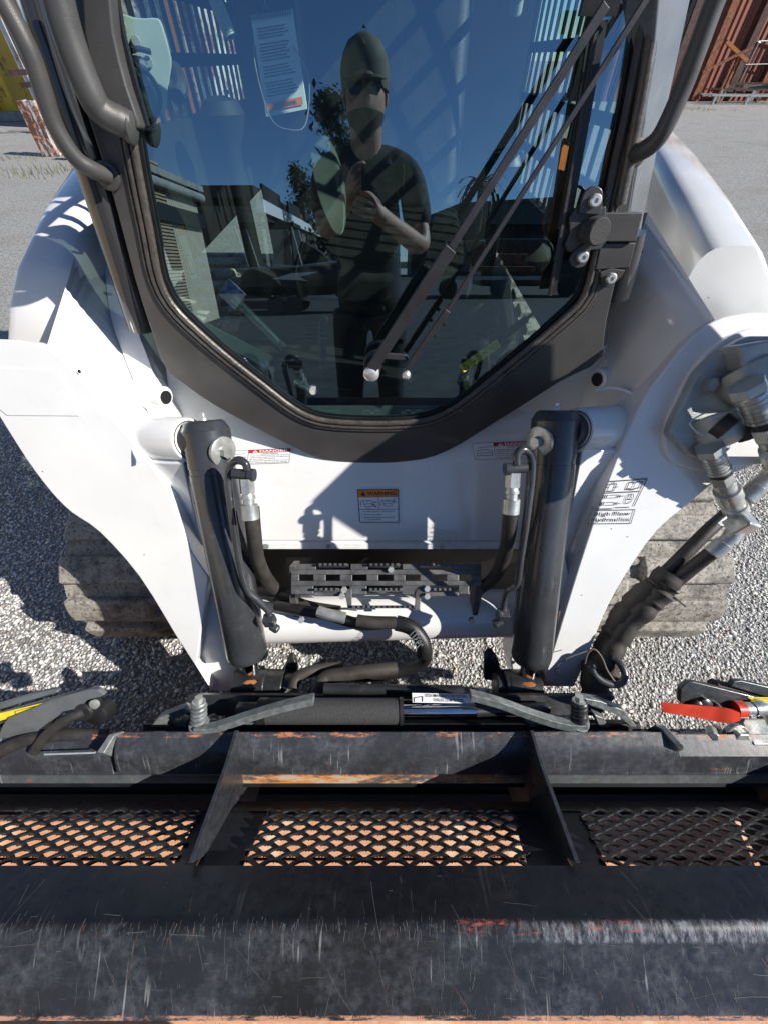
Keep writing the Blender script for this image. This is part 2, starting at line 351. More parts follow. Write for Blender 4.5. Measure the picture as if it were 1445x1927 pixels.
# loose stones near the machine
def stones():
    N=110000; x=rng.uniform(-2.4,2.6,N); y=rng.uniform(.05,3.1,N); keep=((np.abs(x)<1.1)&(y>1.2)); x=x[~keep]; y=y[~keep]; n=len(x)
    t=(1+5**.5)/2; L=np.array([(-1,t,0),(1,t,0),(-1,-t,0),(1,-t,0),(0,-1,t),(0,1,t),(0,-1,-t),(0,1,-t),(t,0,-1),(t,0,1),(-t,0,-1),(-t,0,1)])/1.9
    Fc=np.array([(0,11,5),(0,5,1),(0,1,7),(0,7,10),(0,10,11),(1,5,9),(5,11,4),(11,10,2),(10,7,6),(7,1,8),(3,9,4),(3,4,2),(3,2,6),(3,6,8),(3,8,9),(4,9,5),(2,4,11),(6,2,10),(8,6,7),(9,8,1)])
    r=rng.uniform(.0026,.0062,n)*np.where(rng.random(n)>.96,1.6,1); a=rng.uniform(0,6.28,n); V=np.repeat(L[None],n,0)*rng.uniform(.7,1.25,(n,12,1))
    V*=np.stack([rng.uniform(.8,1.5,n),rng.uniform(.7,1.1,n),rng.uniform(.45,.8,n)],1)[:,None]; V*=r[:,None,None]
    c,s=np.cos(a)[:,None],np.sin(a)[:,None]; X=V[...,0]*c-V[...,1]*s+x[:,None]; Y=V[...,0]*s+V[...,1]*c+y[:,None]; Z=V[...,2]+(r*.3)[:,None]
    vs=np.stack([X,Y,Z],2).reshape(-1,3); fs=(Fc[None]+12*np.arange(n)[:,None,None]).reshape(-1,3)
    me=bpy.data.meshes.new('loose_gravel'); me.vertices.add(len(vs)); me.vertices.foreach_set('co',vs.ravel()); me.loops.add(fs.size); me.loops.foreach_set('vertex_index',fs.ravel().astype(np.int32))
    me.polygons.add(len(fs)); me.polygons.foreach_set('loop_start',np.arange(0,fs.size,3,dtype=np.int32)); me.update(); me.validate()
    k=NT('loose_stone'); g=k.n('ShaderNodeNewGeometry').outputs['Random Per Island']; c=k.mix(k.ramp(g,0,1),(.44,.44,.43),(.78,.77,.74)); c=k.mix(k.ramp(g,.93,.95),c,(.38,.28,.2)); k.bsdf(c,.8); me.materials.append(k.m)
    o=bpy.data.objects.new('loose_gravel',me); COL.objects.link(o); tag(o,'loose grey crushed gravel stones scattered over the yard','gravel',kind='stuff')
stones()
# asphalt behind the photographer (seen mirrored in the windscreen)
am=MB(); am.add([(-30,-60,.004),(40,-60,.004),(40,-1.6,.004),(-30,-1.6,.004)],[(0,1,2,3)]); tag(build('asphalt_apron',am,'asphalt',smooth=0),kind='structure')
# boards under the bucket
def board_mat():
    k=NT('orange_brown_boards'); v=k.co(); n=k.noise(k.mapv(v,(40,140,40)),1,8,.7); sp=k.noise(v,160,6,.8)
    c=k.mix(k.ramp(n,.3,.7),(.50,.23,.13),(.66,.37,.22)); c=k.mix(k.ramp(sp,.60,.66),c,(.12,.06,.04)); c=k.mix(k.ramp(k.noise(v,9,5),.58,.7,0,.7),c,(.75,.60,.42)); k.bsdf(c,.8,0,n,.5,.002); return k.m
M['board']=board_mat()
for i,(y0,y1) in enumerate(((.085,.26),(-.028,.078),(-.17,-.034),(-.31,-.178),(-.45,-.318))):
    b=MB(); b.box((-.1+.02*i,(y0+y1)/2,.03),(3.4,y1-y0,.036)); o=build('timber_board',b,'board',bevel=.003)
    tag(o,['orange brown board farthest back under the bucket','orange brown board seen through the far mesh rows','orange brown board seen through the near mesh rows','orange brown board directly below the front bucket beam','orange brown board nearest the photographer, at the bottom edge'][i],'board','boards lying on the ground under the bucket')
# ================================================================= LOADER
L0=(0,.9,0)
LD=empty('track_loader',L0,'white compact track loader with black cab door, lift arms and rubber tracks','loader')
def part(name,mb,mat,parent=LD,**k): return build(name,mb,mat,parent,**k)
# ---- cab door frame plate with glass opening
outer=[(70,-60),(128,110),(205,345),(258,540),(298,660),(308,693),(345,722),(395,758),(470,800),(560,846),(598,862),(640,870),(715,873),(775,868),(815,860),(860,840),(920,803),(1000,753),(1060,715),(1115,690),(1133,676),(1140,610),(1165,500),(1188,380),(1206,270),(1290,-60)]
inner=[(188,-60),(212,60),(240,190),(258,300),(285,440),(300,520),(322,568),(360,610),(430,672),(500,727),(545,762),(580,782),(620,792),(700,796),(770,794),(820,784),(868,758),(920,716),(990,658),(1060,598),(1096,560),(1112,510),(1128,430),(1150,330),(1185,170),(1226,-60)]
inner_s=spl2(inner,3)
def ringplate(mb,o3,i3,offv):
    # strip between the outer and inner open curves
    n=60
    def rs(L,n):
        d=[0]
        for a,b in zip(L[:-1],L[1:]): d.append(d[-1]+(b-a).length)
        out=[]; j=0
        for k in range(n+1):
            s=d[-1]*k/n
            while j<len(d)-2 and d[j+1]<s: j+=1
            out.append(L[j].lerp(L[j+1],(s-d[j])/max(1e-9,d[j+1]-d[j])))
        return out
    a=rs(o3,n); b=rs(i3,n); offv=Vector(offv); vs=a+b+[p+offv for p in a]+[p+offv for p in b]; m=n+1; fs=[]
    for i in range(n): fs+=[(i,i+1,m+i+1,m+i),(2*m+i+1,2*m+i,3*m+i,3*m+i+1),(i+1,i,2*m+i,2*m+i+1),(m+i,m+i+1,3*m+i+1,3*m+i)]
    fs+=[(0,m,3*m,2*m),(n,2*m+n,3*m+n,m+n)]
    mb.add(vs,fs)
def rsamp(L,n):
    d=[0]
    for a,b in zip(L[:-1],L[1:]): d.append(d[-1]+(b-a).length)
    out=[]; j=0
    for k in range(n+1):
        s=d[-1]*k/n
        while j<len(d)-2 and d[j+1]<s: j+=1
        out.append(L[j].lerp(L[j+1],(s-d[j])/max(1e-9,d[j+1]-d[j])))
    return out
cabf=MB(); ringplate(cabf,ppoly(spl2(outer,3),G),ppoly(inner_s,G),-G.n*.045); CAB=part('cab_frame',cabf,'cab',bevel=.004)
# rubber seal: three concentric beads
sl=MB(); ctr=G(700,430)
i3=rsamp(ppoly(inner_s,G),90)
def inset(L,d):
    out=[]
    for i,p in enumerate(L):
        t=(L[min(i+1,len(L)-1)]-L[max(i-1,0)]).normalized(); nn=t.cross(G.n).normalized()
        if nn.dot(p-ctr)<0: nn=-nn
        out.append(p+nn*d)
    return out
for d,r,h in((-.001,.0065,.004),(.011,.0055,.003),(.020,.003,.002)): sl.tube([p+G.n*h for p in inset(i3,d)],r,10)
part('door_seal',sl,'seal',CAB)
fr=MB(); ringplate(fr,[p-G.n*.006 for p in inset(i3,.004)],[p-G.n*.006 for p in inset(i3,-.010)],-G.n*.004); part('black_glass_border',fr,'black',CAB)
gl=MB(); L=[p-G.n*.012 for p in inset(i3,.002)]; n=len(L); gl.v=[tuple(p) for p in L]+[tuple(p-G.n*.005) for p in L]
gl.f=[tuple(range(n)),tuple(range(n,2*n))[::-1]]; gl.mi=[0,1]
part('windscreen',gl,['glass','glass_in'],LD,smooth=0)
# upper left corner: door latch panel and big grab handle
lp=MB(); lp.slab(ppoly(spl2([(150,-60),(198,-60),(214,60),(238,160),(262,232),(256,243),(236,232),(190,190),(158,60)],2),G,.022),-G.n*.03); part('latch_panel',lp,'handle',CAB,bevel=.004)
bl=MB(); bl.slab(ppoly([(186,-60),(213,-60),(232,60),(255,150),(279,236),(268,246),(240,190)],G,.001),-G.n*.009); part('black_corner_strip',bl,'black',CAB)
gh=MB(); pts=[(92,-90),(106,-20),(124,50),(146,115),(172,178),(188,205),(212,222),(243,234)]
gh.tube(spl([G(x,y,.055-.028*(i/7)**3) for i,(x,y) in enumerate(pts)],6),[.0195]*40+[.0185]*3,18); e=G(243,234,.027); gh.lathe(e-Vector((.006,0,.002)),Vector((1,0,-.25)),[(0,.019),(.004,.0205),(.010,.0205),(.013,.016)]); part('grab_handle',gh,'handle',CAB)
# cab corner posts (rounded tubes behind the frame plate edge)
for nm,pp in (('l',[(56,-80),(92,60),(133,190),(176,325),(212,440),(240,530),(268,620)]),('r',[(1180,440),(1168,500),(1152,560)])):
    b=MB(); b.tube([G(x,y,-.018-.022*max(0,(y-325)/300)) for x,y in pp],.026 if nm=='l' else .031,20); part('cab_post',b,'post',CAB)
# right door edge seal strip
b=MB(); b.tube([G(x,y,.010) for x,y in [(1243,-60),(1226,60),(1208,170),(1186,285),(1165,385)]],.010,12); part('edge_seal',b,'seal',CAB)
PR=Plane(G(1240,150,.0),(.5,-.85,.1)); b=MB(); b.slab([PR(x,y) for x,y in [(1241,-60),(1228,90),(1204,270),(1184,390),(1168,470),(1200,472),(1213,400),(1236,290),(1263,170),(1290,45),(1313,-60)]],-PR.n*.05); part('post_face',b,simple('blue_grey_post_paint',(.15,.16,.175),.24,0,.2,14,.3,.1,60,dust=.25,dcol=(.3,.3,.3)),CAB,bevel=.005)  # post colour lightened to blue-grey for the sky it reflects
# handrails
for pts,r in (([(-30,-70),(6,0),(58,100),(96,215),(118,262),(146,300),(172,318),(203,331)],.0125),([(1378,-70),(1345,0),(1312,90),(1282,170),(1254,232),(1236,262),(1214,280),(1192,290)],.0130)):
    b=MB(); o_=[.075,.07,.066,.060,.056,.048,.036,.012] 
    b.tube(spl([G(x,y,o_[i]) for i,(x,y) in enumerate(pts)],6),r,14); p=G(*pts[-1],.004); b.lathe(p-G.n*.002,G.n,[(0,.02),(.004,.02),(.006,.014)]); part('handrail',b,'handle')
# hinge on the right
hg=MB(); d=G.n
def rp(pts,h,th,mb=hg): mb.slab(ppoly(pts,G,h),-d*th)
rp([(1072,440),(1070,410),(1082,392),(1140,388),(1140,455),(1128,470),(1070,475),(1062,462)],.022,.012)
rp(spl2([(1090,403),(1096,368),(1108,354),(1122,350),(1134,360),(1132,392),(1128,405)],3),.030,.008)
rp(spl2([(1104,455),(1075,480),(1074,497),(1085,505),(1100,500),(1108,482),(1112,460)],3),.030,.008)
rp([(1136,400),(1210,400),(1196,455),(1130,455)],.020,.035)
rp([(1130,458),(1196,457),(1184,504),(1120,508)],.012,.03)
HG=part('door_hinge',hg,'cab',bevel=.0025)
b=MB(); p=G(1108,433,.020); b.lathe(p,d*1+Vector((.25,0,0)),[(0,.021),(.028,.021),(.030,.019)]); part('round_knob',b,'foam',HG)
for x,y,h in((1117,377,.030),(1094,483,.030),(1147,523,.012)):
    b=MB(); p=G(x,y,h); b.lathe(p,d,[(0,.0095),(.008,.0095),(.010,.0075),(.010,.0035),(.006,.003)]); part('bolt',b,'bolt',HG)
rp2=MB(); rp2.slab(ppoly([(1133,538),(1128,512),(1150,505),(1176,508),(1170,520),(1146,542)],G,.012),-d*.012); part('hinge_lug',rp2,'cab',HG,bevel=.002)
# wiper
wp=MB(); up_=.034
a_=G(699,694,.045); b_=G(848,467,.05)
WP=part('wiper_motor_cover',MB().slab(spl([G(x,y,.036) for x,y in [(688,704),(684,686),(692,672),(712,664),(722,674),(716,700),(706,716),(694,718)]],3,True),-d*.03),'black',bevel=.003)
b=MB(); b.bar(a_,b_,.023,.010,d); b.bar(b_,G(1140,8,.045),.013,.006,d); b.bar(G(708,668,.044),G(762,672,.040),.012,.008,d); part('wiper_arm',b,'wip',WP,bevel=.0015)
b=MB(); b.bar(G(766,693,.040),G(842,584,.042),.012,.008,d); b.bar(G(842,584,.042),G(1240,-40,.040),.008,.006,d); part('parallel_link',b,'wip',WP,bevel=.001)
b=MB(); b.lathe(G(699,700,.034),d,[(0,.017),(.012,.017),(.017,.011),(.018,.004)]); b.lathe(G(764,704,.034),d,[(0,.009),(.008,.009),(.012,.004)]); parts('pivot_cap',b,'bolt',WP)
b=MB()
for x,y in ((836,610),(820,632),(803,545)): b.lathe(G(x,y,.044),d,[(0,.004),(.003,.003)],10)
parts('rivet',b,'black',WP)
b=MB(); b.bar(G(1128,40,.012),G(1062,420,.010),.020,.006,d); b.bar(G(1062,420,.010),G(1038,552,.010),.013,.006,d); b.box(G(1128,8,.03),(.05,.012,.02)); part('wiper_blade_holder',b,'black',WP)
b=MB(); b.bar(G(1120,60,.020),G(1034,556,.018),.005,.008,d); part('wiper_blade',b,'rubber',WP)
# ---- interior
IN=LD
b=MB(); b.box((0,2.05,1.3),(1.0,.03,1.5)); b.box((0,1.5,.66),(.98,1.1,.02)); b.box((0,1.5,2.06),(1.05,1.3,.04)); part('cab_shell',b,'interior',IN)
# floor pan, foot wells (smooth grey humps)
b=MB(); b.slab(ppoly([(430,690),(470,520),(600,430),(900,430),(960,520),(970,640),(850,700),(700,735),(560,725)],ZP(.78)),(0,0,-.04)); part('floor_mat',b,'interior',IN,bevel=.01)
b=MB(); b.tube(spl([P(905,705,.98),P(905,640,1.08),P(895,590,1.15),P(860,560,1.2),P(800,548,1.22)],5),.02,12); b.tube(spl([P(610,700,.98),P(606,620,1.08),P(612,600,1.12)],5),.010,10); parts('knee_guard',b,'seatc',IN)
# side screens with slots
def screen(x,y0,y1,z0,z1,ny,nz,flip):
    b=MB(); t=.006
    for i in range(ny+1): y=y0+(y1-y0)*i/ny; b.box((x,y,(z0+z1)/2),(t,.014,z1-z0))
    for i in range(nz+1): z=z0+(z1-z0)*i/nz; b.box((x+.0015,(y0+y1)/2,z),(t+.003,y1-y0,.022))
    part('side_screen',b,'black',IN)
    b=MB(); b.box((x,(y0+y1)/2,z0-.1),(.03,y1-y0,.22)); b.box((x,(y0+y1)/2,z1+.1),(.03,y1-y0,.2)); parts('side_sill',b,'interior',IN)
screen(-.46,.98,1.95,1.30,1.88,17,6,1); screen(.47,.98,1.95,1.10,1.85,15,7,0)
# seat
st=MB(); 
def cushion(c,size,mb,rx=0):
    mb.box(c,size,Matrix.Rotation(rx,3,'X'))
b=MB(); cushion((0,1.42,1.0),(.50,.48,.12),b,R(6)); part('seat_cushion',b,'seatc',IN,bevel=.04)
b=MB(); cushion((0,1.72,1.38),(.48,.12,.70),b,R(-12)); part('seat_back',b,'seatc',IN,bevel=.045)
b=MB(); cushion((0,1.80,1.80),(.28,.09,.18),b,R(-10)); part('head_rest',b,'seatc',IN,bevel=.03)
b=MB(); b.slab([P(x,y,.92) for x,y in spl2([(588,236),(604,246),(628,285),(644,335),(650,395),(646,440),(626,436),(602,385),(588,330),(582,275)],3,True)],(0,.05,0)); part('seat_side_bolster',b,simple('seat_side_grey',(.09,.11,.10),.5),IN,bevel=.012)  # paler than the seat vinyl: sunlight on the seat side put into the colour
b=MB(); b.box(P(705,538,1.1),(.15,.02,.03)); part('white_tray',b,'paper',IN,bevel=.008)
# joysticks
for x,y,t in ((425,240,.80),(945,330,.86)):
    b=MB(); p=P(x,y,t); b.lathe(p+Vector((0,0,.045)),(0,0,-1),[(0,.012),(.006,.034),(.025,.044),(.05,.036),(.075,.022),(.15,.018),(.30,.02),(.32,.045),(.36,.06)],20); b.box(p+Vector((.02,-.01,.05)),(.008,.008,.006)); part('joystick',b,'interior' if x<600 else 'seatc',IN)
# pale bracket left with cable
b=MB(); BP=Plane(P(260,110,.62),(.3,-.95,.05)); b.slab(ppoly(spl2([(216,20),(250,32),(275,34),(296,34),(306,50),(322,110),(320,140),(310,215),(296,213),(278,238),(262,200)],2),BP),(0,.006,0)); BR=part('latch_bracket',b,'mint',IN,bevel=.002)
b=MB(); b.tube(spl([BP(x,y,.01) for x,y in [(285,98),(262,92),(247,96),(245,108),(262,128),(285,145),(300,175),(300,205),(285,228),(262,232)]],5),.0035,8); part('cable',b,'black',BR)
b=MB()
for x,y in((257,78),(275,152),(270,188),(231,50),(272,120),(280,116)): b.lathe(BP(x,y,.002),BP.n,[(0,.007),(.004,.006)],10)
parts('rivet',b,'bolt',BR)
b=MB(); b.tube(spl([P(328,130,.66),P(338,150,.66),P(340,170,.66),P(332,178,.66),P(322,165,.66)],4),.012,10); part('rubber_grip',b,'rubber',IN)
# notched grey panel and orange strap on the right
b=MB(); b.slab([P(x,y,.68) for x,y in [(1118,-40),(1150,-40),(1120,120),(1100,240),(1078,340),(1060,345),(1082,230),(1102,90)]],(0,.01,0)); part('slotted_rail',b,'cab',IN)
b=MB(); b.slab([P(x,y,.74) for x,y in spl2([(1064,262),(1071,268),(1066,330),(1052,420),(1040,452),(1028,448),(1023,425),(1030,400),(1046,330),(1056,278)],2)],(0,.02,0)); part('orange_lever',b,'orange_lever',IN,bevel=.004)
b=MB(); b.ico(P(1000,480,.95),.07,(1,1,.8)); part('round_knob',b,'interior',IN,sub=1)
# gas strut with yellow label
b=MB(); b.cyl(P(860,702,.935),P(990,600,.88),.009,seg=14); b.cyl(P(940,640,.93),P(1010,584,.88),.0045,seg=10); GS=part('gas_strut',b,'black',IN)
LB=Plane(P(900,668,.895),(0,-.9,.43)); f=quadmap([(863,688),(934,638),(942,652),(873,701)],LB,.014); b=MB(); drect(b,f,(0,0,1,1),0)
for u in(.24,.5,.74): dline(b,f,[(u,0),(u,1)],.008,1,5)
dline(b,f,[(.05,.8),(.1,.2),(.16,.8),(.05,.8)],.05,1,5); dline(b,f,[(.55,.2),(.68,.8)],.05,1,5); dline(b,f,[(.55,.8),(.68,.2)],.05,1,5); dframe(b,f,(.80,.3,.94,.7),.04,1,5); dline(b,f,[(.30,.3),(.42,.3)],.05,1,5); dline(b,f,[(.30,.6),(.42,.6)],.05,1,5)
part('yellow_label',b,['yellow','ink'],GS,smooth=0)
for a in ([(440,560),(535,655)],[(590,735),(560,720)]):
    b=MB(); b.cyl(P(*a[0],.92),P(*a[1],.98),.010,seg=14); part('chrome_tube',b,'zinc',IN)
b=MB(); b.slab([P(x,y,.97) for x,y in [(330,560),(372,600),(512,672),(498,692),(370,620),(325,585)]],(0,.02,-.01)); part('pale_rail',b,'mint',IN)
b=MB(); b.tube([P(336,425,.80),P(352,480,.84),P(366,525,.88)],.004,6); part('cord',b,'black',IN)
f=quadmap([(331,428),(346,424),(373,523),(362,528)],Plane(P(350,470,.80),(0,-.9,.43)),0); b=MB(); drect(b,f,(0,0,1,.16),1); drect(b,f,(0,.17,1,1),0); dframe(b,f,(.2,.22,.8,.5),.012,2,.2); dframe(b,f,(.2,.55,.8,.9),.012,2,.2); part('door_sticker',b,['decal_white','decal_orange','ink'],IN,smooth=0)
# spring cords
for c in ([(402,-10),(420,45),(435,70)],[(975,-20),(968,25)]):
    b=MB(); a=P(*c[0],.75); e=P(*c[-1],.78); u,v_=frame(e-a); N=16*12; b.tube([a.lerp(e,i/N)+(u*math.cos(i*2*math.pi/12)+v_*math.sin(i*2*math.pi/12))*.011 for i in range(N+1)],.0022,6); part('coiled_cord',b,'mint',IN)
# manual pad hanging inside: a thing of its own
PPn=Plane(P(525,110,.80),(0,-.97,.25)); f=quadmap([(472,30),(550,18),(578,205),(502,220)],PPn,0)
MP=MB(); MP.slab([f(0,0),f(1,0),f(1,1),f(0,1)],(0,.008,.002)); mpo=build('instruction_pad',MP,'paper',smooth=0); tag(mpo,'spiral bound instruction pad with orange footer hanging behind the windscreen','pad')
b=MB(); f2=quadmap([(472,30),(550,18),(578,205),(502,220)],PPn,.002)
for i in range(22):
    if i in(4,11,16): continue
    v_=.13+.7*i/22; drect(b,f2,(.10,v_,random.uniform(.72,.9),v_+.011),0)
drect(b,f2,(.05,.87,.93,.95),1); dtext(b,'WARNING',quadmap([(472,30),(550,18),(578,205),(502,220)],PPn,.003),(.22,.885,.78,.935),0,flip=True); part('printed_page',b,['ink','decal_orange'],mpo,smooth=0)
b=MB()
for i in range(24):
    p=f2(.02+.96*i/23,0); b.tube([p+Vector((0,-.004,-.006)),p+Vector((0,-.006,.003)),p+Vector((0,.004,.007)),p+Vector((0,.010,-.004))],.0009,5)
part('wire_binding',b,'ink',mpo)
b=MB(); b.tube(spl([P(x,y,.79) for x,y in [(505,-20),(495,20),(478,90),(492,170),(512,225),(540,243),(575,235),(582,150),(560,100),(520,40),(500,10)]],5),.0011,6); part('hanging_wire',b,'zinc',mpo)
# ---- front panel, body
b=MB(); fpoly=[(330,822),(1120,822),(1040,1022),(430,1022)]
p3=[FP(x,y) for x,y in fpoly]; back=[Vector((p.x,.86,p.z+.10)) for p in (p3[0],p3[1])]
tl,tr,brr,bll=p3; N_=8; top=[tl,tr]; q=FP.n
u1=Vector((-.52,.90,.97)); u2=Vector((.54,.90,.97)); m1=Vector((-.33,.90,.80)); m2=Vector((.35,.90,.80)); m1.z=.79; m2.z=.79
b.add([u1,u2,tr,tl,brr,bll,m1,m2,brr-Vector((0,-.03,.004)), bll-Vector((0,-.03,.004))],[(0,6,3),(6,7,2,3),(7,1,2),(3,2,4,5),(5,4,8,9)])
FPN=part('front_panel',b,'white',bevel=.012,smooth=30)
b=MB(); b.slab([FP(420,1023,.001),FP(1045,1023,.001),FP(1045,1033,.001),FP(420,1033,.001)],(0,.03,0)); lip=part('panel_lip',b,'white_dull',FPN)
for x in(503,619,831): b=MB(); b.hexn(FP(x,1027,.001),FP.n,.0075,.008); part('bolt',b,'zinc',FPN)
b=MB(); b.box((0,.98,.32),(.98,.56,.36)); part('belly_housing',b,'black')
# inner cab-side walls (grey white body beside the cab)
for s,pp in ((-1,[(196,430),(225,600),(310,740),(395,800),(440,860),(470,1000),(380,1000)]),):
    pass
# decals
def decal_danger(q,side):
    f=quadmap(q,FP if side!='l' else FP,.0012); g=quadmap(q,FP,.002); b=MB(); drect(b,f,(0,0,1,1),0)
    s=.34; drect(b,g,(s,.02,.985,.24),1); k=quadmap(q,FP,.0028); dtext(b,'DANGER',k,(s+.17,.05,.95,.21),0,.02)
    b.add([k(s+.06,.22),k(s+.145,.22),k(s+.1025,.04)],[(0,1,2)],0); dtext(b,'!',quadmap(q,FP,.0033),(s+.097,.09,s+.11,.2),1,.03)
    lines=['AVOID DEATH','Keep out of this area when lift arms are','raised unless supported by an approved','lift arm support device.','Moving lift arm controls or failure of a part','can cause lift arms to drop.'] if side=='l' else ['AVOID DEATH','Attachment can fall to','ground and cause injury.','Never go under lift','arms or lift cylinder unless','arm support is used.']
    for i,t in enumerate(lines): dtext(b,t,k,(s+.03 if i else s+.2,.28+i*.115,.97-.2*(len(t)<26)if i else .8,.28+i*.115+.075),2,.01)
    dframe(b,k,(.01,.02,.99,.97),.008,2,3); dline(b,k,[(s,.02),(s,.97)],.008,2,3)
    for pl in ([(.05,.75),(.08,.45),(.2,.4),(.3,.5),(.3,.75),(.05,.75)],[(.09,.3),(.25,.26),(.3,.2)],[(.1,.6),(.28,.6)]): dline(b,k,pl,.012,2,3)
    return part('danger_decal',b,['decal_white','decal_red','ink'],FPN,smooth=0)
decal_danger([(428,848),(549,843),(546,871),(424,876)],'l')
decal_danger([(886,834),(1008,829),(1010,862),(893,866)],'r')
q=[(672,921),(750,920),(751,984),(677,984)]; f=quadmap(q,FP,.0012); g=quadmap(q,FP,.002); k=quadmap(q,FP,.0028); b=MB(); drect(b,f,(0,0,1,1),0); drect(b,g,(.02,.02,.98,.22),1)
dtext(b,'WARNING',k,(.24,.07,.93,.18),2,.02); b.add([k(.08,.19),k(.2,.19),k(.14,.05)],[(0,1,2)],2); dtext(b,'AVOID INJURY OR DEATH',k,(.10,.645,.88,.69),2,.01); dtext(b,'Never carry riders.',k,(.13,.735,.58,.78),2,.01); dtext(b,'Never use loader as a man lift',k,(.13,.81,.88,.855),2,.01); dtext(b,'or work platform.',k,(.13,.875,.56,.92),2,.01)
for v_ in(.755,.83): drect(b,k,(.065,v_-.01,.085,v_+.01),2)
dframe(b,k,(.012,.015,.988,.98),.010,2,1.2); dline(b,k,[(.02,.23),(.98,.23)],.006,2,1.2); dline(b,k,[(.02,.6),(.98,.6)],.006,2,1.2); dline(b,k,[(.5,.23),(.5,.6)],.006,2,1.2)
for ox,pl in ((0,0),(.48,0)):
    for L in ([(.07,.5),(.06,.4),(.1,.33),(.14,.36),(.14,.45)],[(.15,.44),(.33,.43),(.36,.5),(.17,.51),(.15,.44)],[(.12,.34),(.3,.33),(.35,.42)],[(.33,.34),(.46,.38),(.36,.42)],[(.2,.37),(.27,.37)]): dline(b,k,[(u+ox,v_) for u,v_ in L],.006,2,1.2)
dline(b,k,[(.36,.44),(.44,.53)],.016,2,1.2); dline(b,k,[(.17,.56),(.31,.56)],.006,2,1.2); dline(b,k,[(.9,.27),(.86,.38)],.012,2,1.2)
part('warning_decal',b,['decal_white','decal_orange','ink'],FPN,smooth=0)
# ---- lift arms
def arm(name,front,th):
    b=MB(); b.slab(ppoly(front,A),-A.n*th); return part(name,b,'white',bevel=.004)
left=spl2([(-80,635),(0,638),(45,641),(88,654)],2)+spl2([(120,678),(165,728),(215,790),(262,846),(305,905),(335,968),(362,1040),(393,1087)],3)+[(372,1245),(400,1302),(388,1292)]+spl2([(330,1195),(262,1085),(188,1002),(135,965),(95,925),(50,865),(0,786),(-80,640)],3)
left=spl2([(-120,636),(0,638),(45,641),(88,654),(125,684),(165,728),(215,790),(262,846),(305,905),(335,968),(362,1040)],3)+[(393,1087),(372,1240),(370,1248),(398,1300)]+spl2([(330,1195),(262,1085),(188,1002),(135,965),(95,925),(50,865),(0,786),(-60,690),(-120,660)],3)
ARL=arm('left_lift_arm',left,.10); ARL.name='lift_arm'
right=spl2([(1560,600),(1445,588),(1395,590),(1345,603),(1300,636),(1255,690),(1215,745),(1172,832),(1130,940),(1090,1060),(1050,1190)],3)+[(1028,1262),(1024,1284),(1080,1293)]+spl2([(1104,1240),(1135,1160),(1175,1085),(1235,1000),(1300,945),(1345,908),(1395,885),(1440,868),(1560,840)],3)
ARR=arm('lift_arm',right,.10)
# lower blue-shaded shin boxes under the plates (inner side, reach down to the pivots)
b=MB(); b.slab([A(x,y,-.03) for x,y in [(392,1080),(440,1190),(452,1240),(444,1300),(396,1300),(372,1245)]],-A.n*.08); part('arm_shin',b,'white',ARL,bevel=.004)
b=MB(); b.slab([A(x,y,-.03) for x,y in [(1062,1040),(1040,1100),(960,1240),(968,1292),(1080,1293),(1090,1200)]],-A.n*.08); part('arm_shin',b,'white',ARR,bevel=.004)
b=MB(); b.slab([A(x,y,.0018) for x,y in [(-90,690),(110,697),(150,783),(14,782),(-90,700)]],-A.n*.002); part('doubler_plate',b,'white',ARL,bevel=.001)
for x,y in ((150,699),(81,887),(272,1044)): b=MB(); b.lathe(A(x,y,.0005),A.n,[(0,.0035 if x==150 else .0012),(.0006,.003 if x==150 else .001)],10); part('small_mark',b,'black',ARL)
b=MB()
for x,y,l in ((1046,1142,16),(1052,1150,22),(1055,1172,18),(1043,1160,10)): b.add([A(x,y,.0006),A(x+2,y,.0006),A(x+.5-l*.18,y+l,.0006)],[(0,1,2)])
parts('rust_run',b,M['scr2'] if 'scr2' in M else 'rust',ARR)
for x,y in ((1298,858),(1332,560),(1150,995),(1180,1010),(1094,1120)): b=MB(); b.lathe(A(x,y,.0005),A.n,[(0,.0012),(.0006,.001)],8); part('small_mark',b,'black',ARR)
# inner panels of the arms
def panel(name,quads,mat,par,th=(0,.03,0),**kw):
    b=MB(); b.slab(quads,th); return part(name,b,mat,par,**kw)
def strip(name,Lp,Rp,mat,par,th,sub=0,bevel=0):
    """ruled surface between two 3D polylines, given thickness"""
    n=len(Lp); a=[Vector(p) for p in Lp]; c=[Vector(p) for p in Rp]; th=Vector(th); vs=a+c+[p+th for p in a]+[p+th for p in c]; fs=[]
    for i in range(n-1): fs+=[(i,i+1,n+i+1,n+i),(2*n+i+1,2*n+i,3*n+i,3*n+i+1),(i+1,i,2*n+i,2*n+i+1),(n+i,n+i+1,3*n+i+1,3*n+i)]
    fs+=[(0,n,3*n,2*n),(n-1,3*n-1,4*n-1,2*n-1)]
    b=MB(); b.add(vs,fs); return part(name,b,mat,par,bevel=bevel,smooth=50)
edge=[(88,654),(125,684),(165,728),(215,790),(262,846),(305,905),(335,968),(362,1040),(393,1087)]
inn=[(190,330),(196,470),(208,590),(238,680),(268,752),(292,800),(330,870),(370,985),(402,1085)]; tt=[1.05,1.0,.93,.91,.92,.93,.96,1.0,1.02]
strip('inner_panel',spl([A(x,y,-.012) for x,y in edge],3),spl([P(x,y,t) for (x,y),t in zip(inn,tt)],3),'white',ARL,(-.01,.02,-.01))
inn2=[(236,330),(236,470),(254,600),(285,690),(310,770),(330,820),(372,905),(398,985),(415,1085)]; t2=[1.03,.98,.91,.89,.90,.91,.95,1.0,1.03]
strip('inner_flange',spl([P(x,y,t-.006) for (x,y),t in zip(inn,tt)],3),spl([P(x,y,t+.01) for (x,y),t in zip(inn2,t2)],3),'white',ARL,(-.01,.02,-.01))
